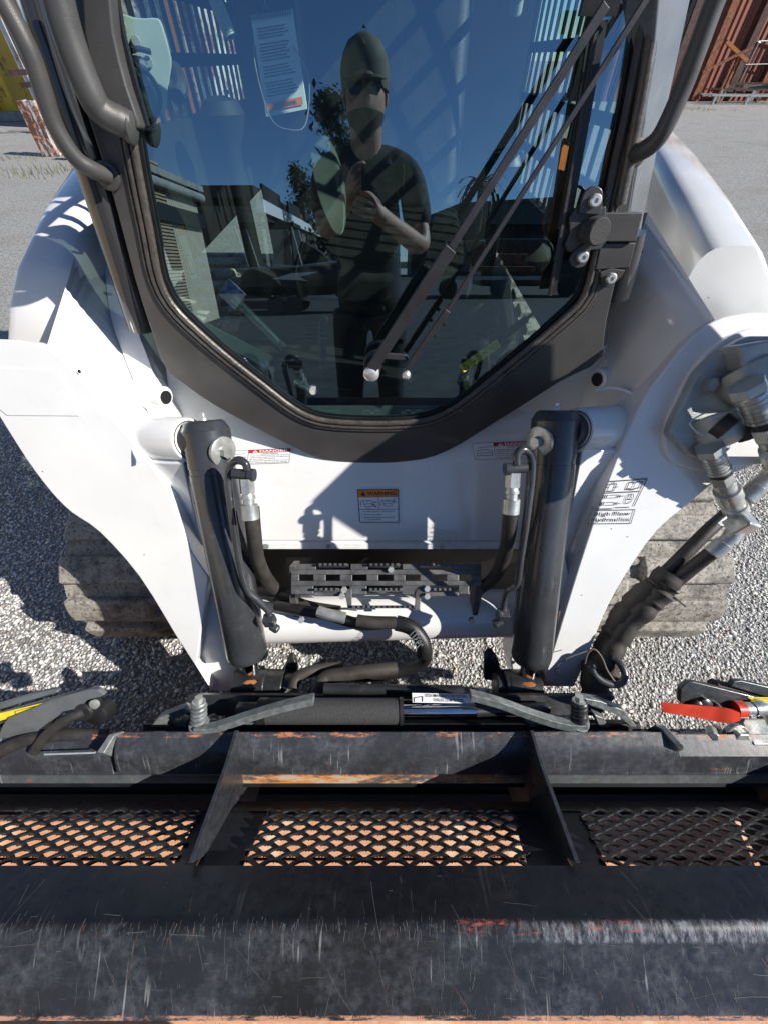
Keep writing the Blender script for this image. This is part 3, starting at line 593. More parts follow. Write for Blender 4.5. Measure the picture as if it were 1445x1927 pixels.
inn3=[(280,330),(285,490),(300,640),(322,720),(345,790),(380,860),(415,960),(430,1040),(440,1085)]
strip('inner_web',spl([P(x,y,t+.012) for (x,y),t in zip(inn2,t2)],3),spl([P(x,y,t+.10) for (x,y),t in zip(inn3,t2)],3),'white',ARL,(-.01,.02,-.01))
edge=[(1345,603),(1300,636),(1255,690),(1215,745),(1172,832),(1130,940),(1090,1060)]
inn=[(1218,400),(1195,470),(1165,560),(1140,660),(1120,780),(1085,920),(1062,1040)]; tt=[.86,.87,.90,.92,.93,.98,1.02]
strip('inner_panel',spl([A(x,y,-.012) for x,y in edge],3),spl([P(x,y,t) for (x,y),t in zip(inn,tt)],3),'white',ARR,(.01,.02,-.01))
inn2=[(1170,400),(1150,470),(1120,560),(1095,660),(1080,760),(1050,900),(1035,1040)]
strip('inner_web',spl([P(x,y,t+.002) for (x,y),t in zip(inn,tt)],3),spl([P(x,y,t+.10) for (x,y),t in zip(inn2,tt)],3),'white',ARR,(.01,.02,-.01))
# upper rounded beams running rearwards
def beam(name,cs,par,mirror):
    """rounded box section along a path: cs = list of (centre, half width, half height)"""
    b=MB(); seg=24; vs=[]; fs=[]
    for k,(c,hw,hh,roll) in enumerate(cs):
        for i in range(seg):
            a=2*math.pi*i/seg; x=math.copysign(abs(math.cos(a))**.6,math.cos(a))*hw; z=math.copysign(abs(math.sin(a))**.6,math.sin(a))*hh
            vs.append(Vector(c)+Vector((x*math.cos(roll)-z*math.sin(roll),0,x*math.sin(roll)+z*math.cos(roll))))
    for k in range(len(cs)-1):
        for i in range(seg): fs.append((k*seg+i,k*seg+(i+1)%seg,(k+1)*seg+(i+1)%seg,(k+1)*seg+i))
    fs+=[tuple(range(seg))[::-1],tuple(range((len(cs)-1)*seg,len(cs)*seg))]; b.add(vs,fs); return part(name,b,'white',par,smooth=60)
beam('upper_beam',[(P(84,700,.96),.066,.06,0),(P(96,625,.93),.072,.068,0),(P(112,560,.91),.072,.07,0),(P(152,455,.99),.072,.07,0),(P(196,360,1.2),.072,.07,0),(P(240,290,1.6),.072,.07,0)],ARL,1)
beam('upper_beam',[(P(1402,690,.94),.062,.058,0),(P(1385,600,.88),.066,.064,0),(P(1350,530,.83),.068,.066,0),(P(1302,428,.97),.068,.066,0),(P(1257,344,1.17),.068,.066,0),(P(1222,285,1.5),.068,.066,0)],ARR,1)
# folded lips and weld beads
b=MB(); b.tube([P(x,y,t) for x,y,t in spl([(262,870,.80),(250,840,.81),(262,822,.82),(285,815,.83),(310,822,.83)],8)],.003,8); parts('weld_bead',b,'white_dull',ARL)
b=MB(); b.tube([P(x,y,t) for x,y,t in spl([(1205,760,.80),(1185,738,.82),(1150,730,.84),(1120,735,.85)],8)],.003,8); parts('weld_bead',b,'white_dull',ARR)
for x,y,t,pr in ((222,525,.90,ARL),(1205,480,.86,ARR)):
    b=MB(); b.cyl(P(x,y,t),P(x,y,t)+Vector((0,.006,0)),.008); part('drain_hole',b,'black',pr)
# pivots at the cab sides
for x,y,s,pr in ((318,738,1,ARL),(1118,705,-1,ARR)):
    b=MB(); c=P(x,y,.93); b.lathe(c-Vector((s*.06,0,0)),(s,-.35,0),[(0,.040),(.035,.040),(.04,.024),(.062,.024),(.064,.018)]); part('pivot_boss',b,'white',pr)
    b=MB(); b.cyl(c+Vector((s*.0005,-.0213,0)),c+Vector((s*.003,-.0223,0)),.0155); part('pin_bore',b,'black',pr)
# wide pivot tubes carrying the tilt cylinders
CT={}
for s,xa,ya,xb,yb,pr in ((-1,268,826,360,828,ARL),(1,1172,806,1080,810,ARR)):
    a=P(xa,ya,.875); e=P(xb,yb,.81); dr=(e-a).normalized()
    b=MB(); b.lathe(a,dr,[(0,.052),((e-a).length-.004,.046),((e-a).length,.044),((e-a).length+.001,.030),((e-a).length-.02,.029)],40); part('cross_boss',b,'white',pr)
    b=MB(); b.lathe(e-dr*.0012,dr,[(0,.0405),(.0016,.040),(.0018,.032)],32); part('grease_smear',b,'rubber',pr)
    b=MB(); b.tube([a+dr*.012+(frame(dr)[0]*math.cos(t_)+frame(dr)[1]*math.sin(t_))*(.053+random.uniform(-.001,.001)) for t_ in [q_*2*math.pi/40 for q_ in range(41)]],.0045,8); part('weld_bead',b,'white_dull',pr)
    b=MB(); b.cyl(e-dr*.01,e+dr*.022,.034); part('greased_pin',b,'rubber',pr)
    b=MB(); b.slab([P(x,y,t) for x,y,t in ([(262,870,.83),(345,872,.80),(372,990,.90),(395,1085,.97),(360,1030,.94),(330,960,.90)] if s<0 else [(1172,850,.82),(1095,845,.80),(1075,960,.89),(1050,1060,.96),(1085,1040,.95),(1125,930,.90)])],(s*-.004,.02,0)); part('gusset_plate',b,'white',pr,bevel=.003)
# ---- tilt cylinders
def tilt(s,top,bot,rt,rod_end,mirror):
    T=P(*top,rt[0]); B=P(*bot,rt[1]); d_=(B-T).normalized(); Lg=(B-T).length
    b=MB(); b.lathe(T,d_,[(0,.034),(.004,.040),(.020,.0485),(.0205,.048),(.095,.048),(.0955,.0468),(.108,.0468),(.1085,.048),(Lg*.965,.048),(Lg*.985,.046),(Lg,.040)],48)
    c=part('tilt_cylinder',b,'cyl',smooth=28)
    b=MB(); b.cyl(B-d_*.02,P(*rod_end,rt[2]),.0195,seg=28); part('rod',b,'chrome',c)
    b=MB(); b.lathe(T,-d_,[(0,.007),(.006,.006),(.008,.004),(.014,.005),(.016,.003)],10); part('grease_nipple',b,'bolt',c)
    # retaining washer and bolt on the inner side
    ax=Vector((-s,-.55,.15)).normalized(); p=T+d_*.055+Vector((-s*.036,-.022,.008))
    b=MB(); b.lathe(p,ax,[(0,.031),(.006,.031),(.0075,.028)]); b.hexn(p+ax*.007,ax,.012,.012); part('retaining_washer',b,'zinc',c)
    return c,T,B,d_
c1,T1,B1,d1=tilt(-1,(384,791),(467,1236),(.80,.955,.99),(476,1278),0)
c2,T2,B2,d2=tilt(1,(1047,772),(997,1242),(.80,.955,.99),(989,1284),0)
def pl(cyl,pts,r,mat,name,par,seg=12):
    b=MB(); b.tube(spl([P(x,y,t) for x,y,t in pts],6),r,seg); return part(name,b,mat,par)
pl(1,[(466,884,.735),(462,872,.73),(448,866,.73),(434,876,.74),(430,900,.75),(436,960,.77),(452,1060,.82),(466,1110,.845),(486,1130,.86),(505,1150,.88),(507,1166,.89)],.0075,'cyl','steel_pipe',c1)
pl(1,[(972,874,.735),(972,856,.73),(984,846,.73),(998,858,.74),(1000,890,.75),(992,960,.77),(978,1060,.82),(972,1098,.845),(955,1112,.86),(948,1135,.88),(946,1156,.89)],.0075,'cyl','steel_pipe',c2)
def fitting(x,y,t,s,par,hx,hy):
    p=P(x,y,t); b=MB(); b.lathe(p+Vector((-s*.024,0,0)),(s,-.1,0),[(0,.010),(.03,.010),(.031,.012),(.042,.012)],20); part('elbow_fitting',b,'cyl',par)
    q=P(hx,hy,t+.015); dd=(q-p).normalized(); b=MB(); b.hexn(p+dd*.010,dd,.0145,.028); b.lathe(p+dd*.038,dd,[(0,.011),(.006,.012),(.006,.0135),(.012,.0135),(.013,.011),(.022,.011),(.023,.0165),(.052,.0165),(.053,.013)],20); part('hose_ferrule',b,'zinc',par)
    return p+dd*.085
e1=fitting(463,891,.742,1,c1,470,955); e2=fitting(966,880,.742,-1,c2,961,950)
pl(1,[(474,955,.775),(478,1000,.80),(485,1050,.86),(500,1085,.93),(520,1110,1.0)],.0155,'fabric','flexible_hose',c1,14)
pl(1,[(960,945,.775),(958,990,.80),(950,1040,.86),(930,1085,.95),(900,1110,1.02)],.0155,'rubber','flexible_hose',c2,14)
for x,y,t,par,s in ((508,1168,.89,c1,1),(945,1158,.89,c2,-1)):
    b=MB(); p=P(x,y,t); b.box(p,(.026,.022,.03)); b.lathe(p+Vector((0,-.004,-.016)),(s*.6,-.3,-.3),[(0,.011),(.018,.011),(.022,.006)],6); part('pipe_elbow',b,'cyl',par,bevel=.003)
# rod eyes & ears at the bottom
for s,x,y,cc in ((-1,474,1290,c1),(1,983,1294,c2)):
    b=MB(); p=P(x,y,.985); b.cyl(p-Vector((.04,0,0)),p+Vector((.04,0,0)),.040,seg=30); part('rod_eye',b,'blacksteel',cc,bevel=.003)
    b=MB(); b.lathe(P(x+2 if s<0 else x+5,y-16,.975),-d1 if s<0 else -d2,[(0,.029),(.003,.029),(.006,.021)],24); part('rust_ring',b,'rustorange',cc)
    b=MB(); b.cyl(p+Vector((.012,-.036,.012)),p+Vector((.012,-.0425,.015)),.008,seg=16); part('grease_port',b,'black',cc)
# ---- cross tube, step
b=MB(); a=P(395,1168,1.09); e=P(1060,1150,1.09); b.cyl(a,e,.066,seg=48); part('cross_tube',b,'white')
ST=Plane(P(720,1080,.96),(0,-.42,.91)); SF=Plane(P(720,1100,.955),(0,-.97,.24))
def q2(px,py,o=0): return ST(px,py,o)
b=MB()
# top plate with slots: built as strips around seven slots
W0,W1=548,905; ytop=1062; ybot=1124
xs=[W0,563,590,613,640,663,690,712,740,762,790,812,840,863,889,W1]
def stq(x0,y0,x1,y1,mb,th=.007): mb.slab([ST(x0,y0),ST(x0,y1),ST(x1,y1),ST(x1,y0)],-ST.n*th)
stq(W0,1072,W1,1081,b); stq(W0,1093,W1,1102,b)
for i in range(0,15,2): stq(xs[i],1081,xs[i+1],1093,b)
for x0,x1 in((W0,595),(660,692),(757,790),(850,W1)): stq(x0,1061,x1,1072,b)
for x0,x1 in((W0,590),(658,690),(756,790),(862,882)): stq(x0,1102,x1,1118,b)
stq(590,1114,660,1122,b); stq(790,1114,862,1122,b)
STEP=part('step_bracket',b,'step',bevel=.0015)
b=MB()
for (x0,x1,y) in((600,656,1064),(694,752,1064),(790,848,1064),(592,640,1110),(694,758,1110),(812,858,1110),(662,784,1142)):
    a_=ST(x0,y); e_=ST(x1,y); b=MB(); b.bar(a_-ST.n*.004,e_-ST.n*.004,.006,.030,ST.n); nt_=max(3,int((x1-x0)/9))
    for i in range(nt_): p=a_.lerp(e_,(i+.5)/nt_); b.bar(p-(e_-a_).normalized()*.003+ST.n*.001,p+(e_-a_).normalized()*.003+ST.n*.001,.006,.030,ST.n)
    part('serrated_tread',b,'step',STEP)
b=MB()
for pts in ([(545,1066),(556,1066),(556,1125),(570,1192),(562,1196),(545,1130)],):
    b.slab([P(x,y,.955+(y-1066)/1300) for x,y in pts],(.004,.03,-.02))
b.slab([P(x,y,.955+(y-1066)/1300) for x,y in [(896,1070),(905,1085),(909,1110),(895,1172),(888,1170),(894,1110)]],(-.004,.03,-.02))
for pts in ([(648,1108),(662,1108),(662,1140),(672,1146),(672,1150),(655,1148)],[(796,1102),(808,1102),(808,1108),(792,1118),(790,1148),(780,1148),(782,1112)]): b.slab([ST(x,y,.003) for x,y in pts],-ST.n*.008)
parts('bracket_leg',b,'step',STEP,bevel=.001)
for x,y in((644,1120),(648,1108),(803,1120),(803,1106),(568,1165),(886,1166),(735,1070)):
    b=MB(); b.hexn(ST(x,y,.004),(0,-.8,.6),.0075,.009); part('bolt',b,'bolt' if x<840 else 'blacksteel',STEP)
# hoses around the step
HS=lambda pts,r,mat,name='hydraulic_hose',par=LD,seg=14: pl(0,pts,r,mat,name,par,seg)
h=HS([(520,1140,1.02),(575,1150,1.0),(620,1158,.99),(680,1175,.975),(740,1172,.97),(775,1185,.965),(800,1215,.965),(798,1245,.99),(760,1262,1.0),(700,1272,1.0),(640,1272,.99),(600,1290,.97),(580,1330,.93)],.0145,'black')
h1=HS([(600,1150,.965),(615,1155,.96),(650,1163,.957)],.014,'zinc','crimped_ferrule',h); HS([(672,1168,.957),(700,1171,.955),(745,1172,.955)],.0155,'fabric','hose_sleeve',h)
HS([(745,1172,.96),(775,1182,.955),(796,1210,.955),(797,1232,.965)],.019,'black','flat_hose',h)
HS([(552,1296,.95),(560,1275,.965),(590,1262,.98),(640,1255,1.02)],.014,'fabric','hydraulic_hose',LD)
HS([(588,1340,.92),(598,1300,.93),(612,1277,.955),(640,1270,.96),(700,1262,.97),(745,1258,.985)],.017,'fabric','hydraulic_hose',LD)
HS([(450,1110,1.08),(520,1120,1.05),(580,1140,1.03),(640,1150,1.02)],.014,'fabric','hydraulic_hose',LD)
HS([(536,1318,.935),(548,1303,.94)],.013,'zinc','hose_end',LD)
kq=quadmap([(775,1183),(803,1205),(797,1242),(768,1215)],Plane(P(785,1205,.93),(0,-.6,.8)),0); b=MB(); dtext(b,'29377',quadmap([(797,1215),(783,1183),(768,1192),(783,1222)],Plane(P(783,1203,.93),(0,-.6,.8)),0),(0,0,1,1),0,.01); part('paint_marking',b,'lever',h,smooth=0)
# ---- tracks
prof=[(.75,.02),(.66,.035),(.59,.075),(.555,.14),(.545,.22),(.56,.31),(.61,.385),(.69,.435),(.80,.48),(1.2,.58),(2.2,.72),(2.42,.64),(2.45,.45),(2.3,.2),(2.0,.03),(1.4,.02)]
P3=spl([(0,y,z) for y,z in prof],8,True)
def trackmat():
    k=NT('dusty_track_rubber'); v=k.co(); n=k.noise(v,14,8,.7); s=k.noise(v,130,8,.8)
    c=k.mix(k.ramp(n,.30,.52),(.045,.044,.043),(.38,.355,.31)); c=k.mix(k.ramp(s,.52,.6),c,(.05,.045,.04)); k.bsdf(c,.75,0,s,.8,.004); return k.m
M['track']=trackmat()
def track(x0,x1,out):
    T=MB(); n=len(P3); d=[0]
    for i in range(n): d.append(d[-1]+(P3[(i+1)%n]-P3[i]).length)
    tot=d[-1]
    def at(s):
        s%=tot; j=max(i for i in range(n) if d[i]<=s); a=P3[j]; b_=P3[(j+1)%n]; p=a.lerp(b_,(s-d[j])/(d[j+1]-d[j])); t=(b_-a).normalized(); nn=Vector((0,-t.z,t.y)); return p,t,-nn if nn.dot(p-Vector((0,1.4,.35)))<0 else nn
    # normals outward
    vs=[];fs=[]
    for p in P3: vs+=[Vector((x0,p.y,p.z)),Vector((x1,p.y,p.z))]
    cen=Vector((0,1.4,.33))
    for p in P3:
        q=p+(cen-p).normalized()*.03; vs+=[Vector((x0,q.y,q.z)),Vector((x1,q.y,q.z))]
    for i in range(n):
        j=(i+1)%n; fs+=[(2*i,2*i+1,2*j+1,2*j),(2*n+2*j,2*n+2*j+1,2*n+2*i+1,2*n+2*i),(2*i,2*j,2*n+2*j,2*n+2*i),(2*j+1,2*i+1,2*n+2*i+1,2*n+2*j+1)]
    T.add(vs,fs); o=part('rubber_track',T,'track')
    b=MB(); K=int(tot/.125); wd=x1-x0
    for k in range(K):
        s=tot*k/K
        for (u0,u1,off_) in((.0,.60,0),(.68,1.,.5)) :
            if out>0: u0,u1=1-u1,1-u0
            s0=s+off_*tot/K; pa,ta,na=at(s0); pb,tb,nb=at(s0+.076); pm,tm,nm=at(s0+.041); xa=x0+wd*u0; xb=x0+wd*u1
            V=[]
            for pp,nn in((pa,na),(pm,nm),(pb,nb)):
                h=.028; V+=[Vector((xa,pp.y,pp.z)),Vector((xb,pp.y,pp.z)),Vector((xb-.004,*(pp+nn*h)[1:])),Vector((xa+.004,*(pp+nn*h)[1:]))]
            b.add(V,[(3,2,1,0),(8,9,10,11)]+[(i*4+3,i*4+7,i*4+6,i*4+2) for i in(0,1)]+[(i*4,i*4+4,i*4+7,i*4+3) for i in(0,1)]+[(i*4+2,i*4+6,i*4+5,i*4+1) for i in(0,1)])
    part('tread_lug',b,'track',o,bevel=.010)
    b=MB()
    for k in range(K*2):
        s=tot*k/K/2; p,t,nn=at(s); xc=x0+wd*(.64 if out<0 else .36); b.cyl(Vector((xc-.035,p.y,p.z))+nn*.002,Vector((xc+.035,p.y,p.z))+nn*.002,.014,seg=10)
    parts('guide_rib',b,'track',o)
    b=MB()
    for y,z,r in((.80,.27,.19),(1.2,.2,.12),(1.6,.2,.12),(2.15,.42,.22)): b.cyl((x0+.1,y,z),(x1-.1,y,z),r,seg=28)
    part('roller',b,'blacksteel',o)
track(-.965,-.54,-1); track(.58,1.04,1)
# ---- quick-attach frame (levers, springs, foam covered cylinder)
QP=Plane(P(720,1340,.86),(0,-.80,.60))
b=MB(); b.bar(P(275,1380,.875),P(1200,1380,.875),.05,.03,(0,-.5,.86)); b.bar(P(355,1325,.90),P(1120,1325,.90),.045,.02,(0,-.5,.86)); b.box(P(720,1345,.95),(.75,.05,.06)); QA=part('quick_attach_frame',b,'blacksteel',bevel=.003)
for pts in ([(272,1380),(300,1350),(345,1332),(362,1340),(330,1352),(312,1378)],[(325,1380),(340,1355),(352,1358),(350,1378)],[(1118,1345),(1135,1352),(1155,1378),(1130,1378)],[(1085,1312),(1130,1320),(1175,1338),(1198,1368),(1190,1372),(1160,1345),(1110,1328)],[(452,1378),(462,1358),(490,1352),(470,1368)],[(990,1358),(1005,1360),(1012,1374),(996,1374)]):
    b=MB(); b.slab([QP(x,y,.004) for x,y in pts],-QP.n*.02); part('bracket',b,'lever',QA,bevel=.002)
for s,(x,y0,y1),lev in ((-1,(375,1322,1362),[(366,1370),(400,1368),(455,1350),(520,1330),(590,1313)]),(1,(1089,1320,1358),[(1105,1364),(1060,1360),(1000,1342),(940,1320),(885,1305)])):
    b=MB(); a_=P(x,y1,.81); e_=P(x,y0,.80); u,v_=frame(e_-a_); N=5*14; b.tube([a_.lerp(e_,i/N)+(u*math.cos(i*2*math.pi/14)+v_*math.sin(i*2*math.pi/14))*.012 for i in range(N+1)],.0045,8); part('coil_spring',b,'lever' if s<0 else 'blacksteel',QA)
    b=MB(); b.cyl(a_,e_,.007); b.lathe(e_,e_-a_,[(0,.013),(.003,.013)]); b.hexn(e_+(e_-a_).normalized()*.003,e_-a_,.0085,.010); part('spring_bolt',b,'zinc',QA)
    b=MB(); L=spl([P(lx,ly,.80-.0*i) for i,(lx,ly) in enumerate(lev)],5)
    w_=Vector((0,-.55,.83)); vs=[]
    for p in L: vs+=[p+Vector((0,.012,-.006)),p+Vector((0,-.004,.004)),p+Vector((0,-.012,-.012)),p+Vector((0,.004,-.022))]
    n=len(L); fs=[(i*4+k,i*4+(k+1)%4,i*4+4+(k+1)%4,i*4+4+k) for i in range(n-1) for k in range(4)]+[(3,2,1,0),(n*4-4,n*4-3,n*4-2,n*4-1)]
    b.add(vs,fs); b.cyl(a_+Vector((0,0,-.010)),a_+Vector((0,0,.002)),.020); part('locking_lever',b,'lever',QA,bevel=.001)
b=MB(); p0=P(500,1338,.85); p1=P(755,1338,.85); b.cyl(p0,p1,.0265,seg=32); part('foam_cover',b,'foam',QA)
b=MB(); b.cyl(p0-Vector((.014,0,0)),p0+Vector((.006,0,0)),.0275); b.cyl(p1-Vector((.004,0,0)),p1+Vector((.004,0,0)),.0285); b.cyl(p0-Vector((.06,0,0)),p0,.018); parts('end_collar',b,'blacksteel',QA)
b=MB(); b.cyl(p1,P(894,1337,.85),.0135,seg=28); part('chrome_rod',b,'chrome',QA); b=MB(); b.cyl(P(894,1338,.85),P(1030,1332,.87),.012); b.cyl(P(610,1296,.90),P(870,1300,.90),.012); part('push_rod',b,'blacksteel',QA)
f=quadmap([(775,1304),(880,1306),(893,1324),(776,1322)],Plane(P(830,1313,.845),(0,-.7,.7)),0); f3=quadmap([(775,1304),(880,1306),(893,1324),(776,1322)],Plane(P(830,1313,.845),(0,-.7,.7)),.001); b=MB(); drect(b,f,(0,0,1,1),0)
dtext(b,'THROUGH MOUNTING FRAME HOLES',f3,(.22,.08,.95,.4),1,.01,flip=True); dtext(b,'WEDGES MUST EXTEND',f3,(.35,.52,.85,.85),1,.01,flip=True); dline(b,f3,[(.03,.95),(.03,.5),(.18,.35)],.04,1,6); dline(b,f3,[(.18,.35),(.16,.9)],.04,1,6)
part('wedge_label',b,['decal_white','ink'],QA,smooth=0)
for x0,s in ((500,-1),(960,1)):
    b=MB(); c=P(x0 if s<0 else 945,1292,.99); b.cyl(c,c+Vector((.05,0,0)),.042,seg=30); b.cyl(c+Vector((.05 if s<0 else -.02,0,0)),c+Vector((.075 if s<0 else 0,0,0)),.033,seg=30); part('pivot_cap',b,'blacksteel',QA,bevel=.003)
for xs_ in ((448,None),(1014,None),(968,None)):
    b=MB(); x=xs_[0]; b.slab([P(x-7,y,t) for y,t in((1262,1.0),(1280,.975),(1310,.95),(1318,.95),(1318,1.02),(1262,1.05))],(.014,0,0)); part('rusty_ear',b,'rustorange' if x!=968 else 'blacksteel',QA,bevel=.003)
b=MB(); b.slab([P(x,y,1.04) for x,y in spl2([(520,1285),(535,1262),(545,1240),(556,1245),(560,1268),(552,1290)],2)],(0,.02,0)); b.slab([P(x,y,1.04) for x,y in spl2([(910,1280),(912,1240),(925,1232),(940,1255),(945,1285)],2)],(0,.02,0)); parts('cast_ear',b,'blacksteel',QA,bevel=.003)
# ---- hydraulic coupler block on the right arm
CP=Plane(A(1360,740),(.18,-.84,.5))
b=MB(); b.slab([A(x,y,.012) for x,y in spl2([(1560,610),(1445,612),(1390,625),(1340,655),(1300,705),(1262,780),(1250,830),(1256,860),(1278,876),(1320,885),(1380,880),(1440,872),(1560,850)],3)],-A.n*.016); part('mounting_boss',b,'white',ARR,bevel=.004)
b=MB(); b.slab([A(x,y,.035) for x,y in spl2([(1560,630),(1445,632),(1405,634),(1368,655),(1335,680),(1312,705),(1292,745),(1265,800),(1262,822),(1280,836),(1300,858),(1340,866),(1375,845),(1400,800),(1560,760)],3)],-A.n*.024); CB=part('coupler_block',b,'cast',bevel=.005)
b=MB(); b.lathe(A(1400,700,.03),Vector((.25,-.75,-.35)),[(0,.056),(.03,.050),(.055,.036),(.06,.026)]); b.lathe(A(1345,790,.03),Vector((.1,-.8,-.4)),[(0,.046),(.03,.040),(.05,.030),(.052,.02)]); b.slab([A(x,y,.07) for x,y in [(1388,650),(1445,640),(1560,640),(1560,700),(1440,695),(1400,700)]],-A.n*.05); part('cast_body',b,'cast',CB,bevel=.006)
for x,y in((1333,724),): b=MB(); b.hexn(A(x,y,.035),A.n,.013,.010); part('bolt',b,'zinc',CB)
b=MB(); b.lathe(A(1350,797,.055),Vector((.5,-.7,-.1)),[(0,.026),(.02,.025),(.022,.02)]); b.lathe(A(1385,780,.05),Vector((.5,-.6,-.5)),[(0,.02),(.05,.02)],16); part('end_plug',b,'rubber',CB)
b=MB(); b.tube(spl([A(x,y,.06) for x,y in [(1298,795),(1310,785),(1335,775),(1360,780),(1368,800),(1345,815),(1318,818),(1300,803)]],5,True),.0014,6); part('wire_seal',b,'bolt',CB)
b=MB(); dtext(b,'FLUSH',quadmap([(1291,790),(1310,735),(1322,742),(1303,796)],A,.0365),(0,0,1,1),0,.01) if False else None
# unseen block added above the couplers to cast shadow on the front panel
b=MB(); b.slab([(.75,.66,1.13),(.775,.52,1.125),(.79,.38,1.13),(.86,.38,1.16),(.86,.66,1.16)],(.03,0,.22)); part('manifold',b,'cast',CB,bevel=.01)
# quick couplers
def coupler(p,dr,k,par):
    dr=Vector(dr).normalized(); p=Vector(p)
    b=MB(); b.hexn(p-dr*.006,dr,.034*k,.022*k); part('hex_collar',b,'cast',par,bevel=.0015)
    b=MB(); pr=[(0.012,.024*k)]; h=.016
    for i in range(5): pr+=[(h,.0275*k),(h+.009*k,.0275*k),(h+.0095*k,.0262*k),(h+.011*k,.0262*k)]; h+=.0115*k
    pr+=[(h,.0285*k),(h+.006,.0285*k),(h+.007,.023*k)]; b.lathe(p,dr,pr,40); part('knurled_sleeve',b,'zinc',par)
    b=MB(); b.cyl(p+dr*h,p+dr*(h+.028*k),.0235*k,seg=30); part('black_band',b,'black',par)
    b=MB(); b.hexn(p+dr*(h+.026*k),dr,.0285*k,.033*k); b.lathe(p+dr*(h+.059*k),dr,[(0,.0255*k),(.018*k,.0255*k),(.02*k,.02*k),(.03*k,.018*k)],30); part('hex_nipple',b,'zinc',par,bevel=.001)
    return p+dr*(h+.085*k)
pA=A(1335,843,.06); dA=(P(1392,985,.86)-pA); eA=coupler(pA,dA,.74,CB)
pB=A(1405,728,.10); eB=coupler(pB,P(1478,880,.72)-pB,.82,CB)
# hex adapters that carry each coupler on to its elbow
for st_,en_,r_ in ((eA,P(1384,960,.845),.021),(eB,P(1465,880,.80),.022)):
    st_=Vector(st_); dv=(en_-st_); st_=st_-dv.normalized()*.012; dv=en_-st_; q_=dv.length
    b=MB(); b.lathe(st_,dv,[(0,r_*.85),(q_*.18,r_*.85),(q_*.19,r_*1.12),(q_*.48,r_*1.12),(q_*.5,r_*.95),(q_*.78,r_*.95),(q_*.8,r_*1.1),(q_,r_*1.1)],28); part('adapter',b,'zinc',CB)
# elbow and hoses
el=P(1392,985,.84); b=MB(); b.box(el,(.038,.045,.045),Matrix.Rotation(R(20),3,'Y')); b.cyl(el,P(1368,1022,.855),.017); ELB=part('elbow_block',b,'zinc',bevel=.006)
b=MB(); t0=P(1383,958,.845); b.lathe(t0,P(1392,975,.845)-t0,[(0,.020),(.002,.022),(.010,.022),(.012,.019)],20)
for i in range(6): a_=P(1375,965+i,.84); b.tube(spl([a_,P(1362-i*2,975+i*2,.835),P(1350+i*3,985+i,.835)],3),.001,5)
part('thread_tape',b,'paper',ELB)
b=MB(); b.lathe(P(1372,1014,.85),P(1335,1045,.87)-P(1372,1014,.85),[(0,.0155),(.012,.0155),(.013,.0185),(.045,.0185),(.047,.015)],6+18); part('ferrule',b,'zinc',ELB)
h1=HS([(1338,1040,.87),(1300,1070,.90),(1262,1103,.925),(1235,1130,.945)],.0155,'rubber')
h2=HS([(1400,940,.92),(1370,965,.92),(1330,1000,.92),(1280,1050,.93),(1245,1085,.945),(1225,1110,.95)],.0155,'rubber')
b=MB(); b.lathe(P(1452,892,.86),P(1405,935,.88)-P(1452,892,.86),[(0,.018),(.035,.018),(.036,.020),(.07,.020),(.072,.016)],24); part('ferrule',b,'zinc',h2)
b=MB(); L=spl([P(x,y,t) for x,y,t in [(1262,1080,.925),(1235,1108,.935),(1200,1135,.945),(1172,1170,.955),(1150,1205,.965),(1132,1240,.965),(1118,1270,.955),(1122,1310,.945),(1140,1330,.93)]],6)
rr=[.033+random.uniform(-.004,.004) for _ in L]; b.tube(L,rr,16); SLV=part('hose_sleeve',b,'fabric')
b=MB(); L2=spl([P(x,y,t) for x,y,t in [(1258,1105,.90),(1230,1135,.91),(1195,1165,.925),(1165,1205,.935),(1145,1245,.935),(1150,1290,.93)]],6); b.tube(L2,[.022+random.uniform(-.004,.003) for _ in L2],14); part('sleeve_fold',b,'fabric',SLV)
for k in(0.02,):
    b=MB(); c=P(1243,1108,.925); u=(P(1262,1080,.925)-P(1235,1108,.935)).normalized(); fr_=frame(u); b.tube([c+(fr_[0]*math.cos(a)+fr_[1]*math.sin(a))*.037 for a in [i*2*math.pi/20 for i in range(21)]],.003,6); b.tube([c+Vector((.03,-.02,-.01)),c+Vector((.06,-.03,-.03))],.0018,5); part('cable_tie',b,'black',SLV)
b=MB(); b.tube(spl([P(x,y,t) for x,y,t in [(1112,1252,.90),(1118,1270,.89),(1140,1285,.885),(1165,1287,.885),(1175,1270,.89),(1165,1248,.90),(1150,1238,.91)]],6),.008,12); part('small_hose_loop',b,'cyl',SLV)
b=MB(); b.tube(spl([P(x,y,t) for x,y,t in [(1100,1248,.90),(1106,1228,.89),(1118,1222,.885),(1132,1238,.88),(1142,1262,.875),(1158,1285,.88)]],5),.0022,6)
b.tube(spl([P(x,y,t) for x,y,t in [(1104,1225,.93),(1060,1242,.93),(1043,1262,.94),(1052,1270,.94),(1080,1275,.94)]],5),.0012,6); part('pull_cord',b,'timber',SLV)
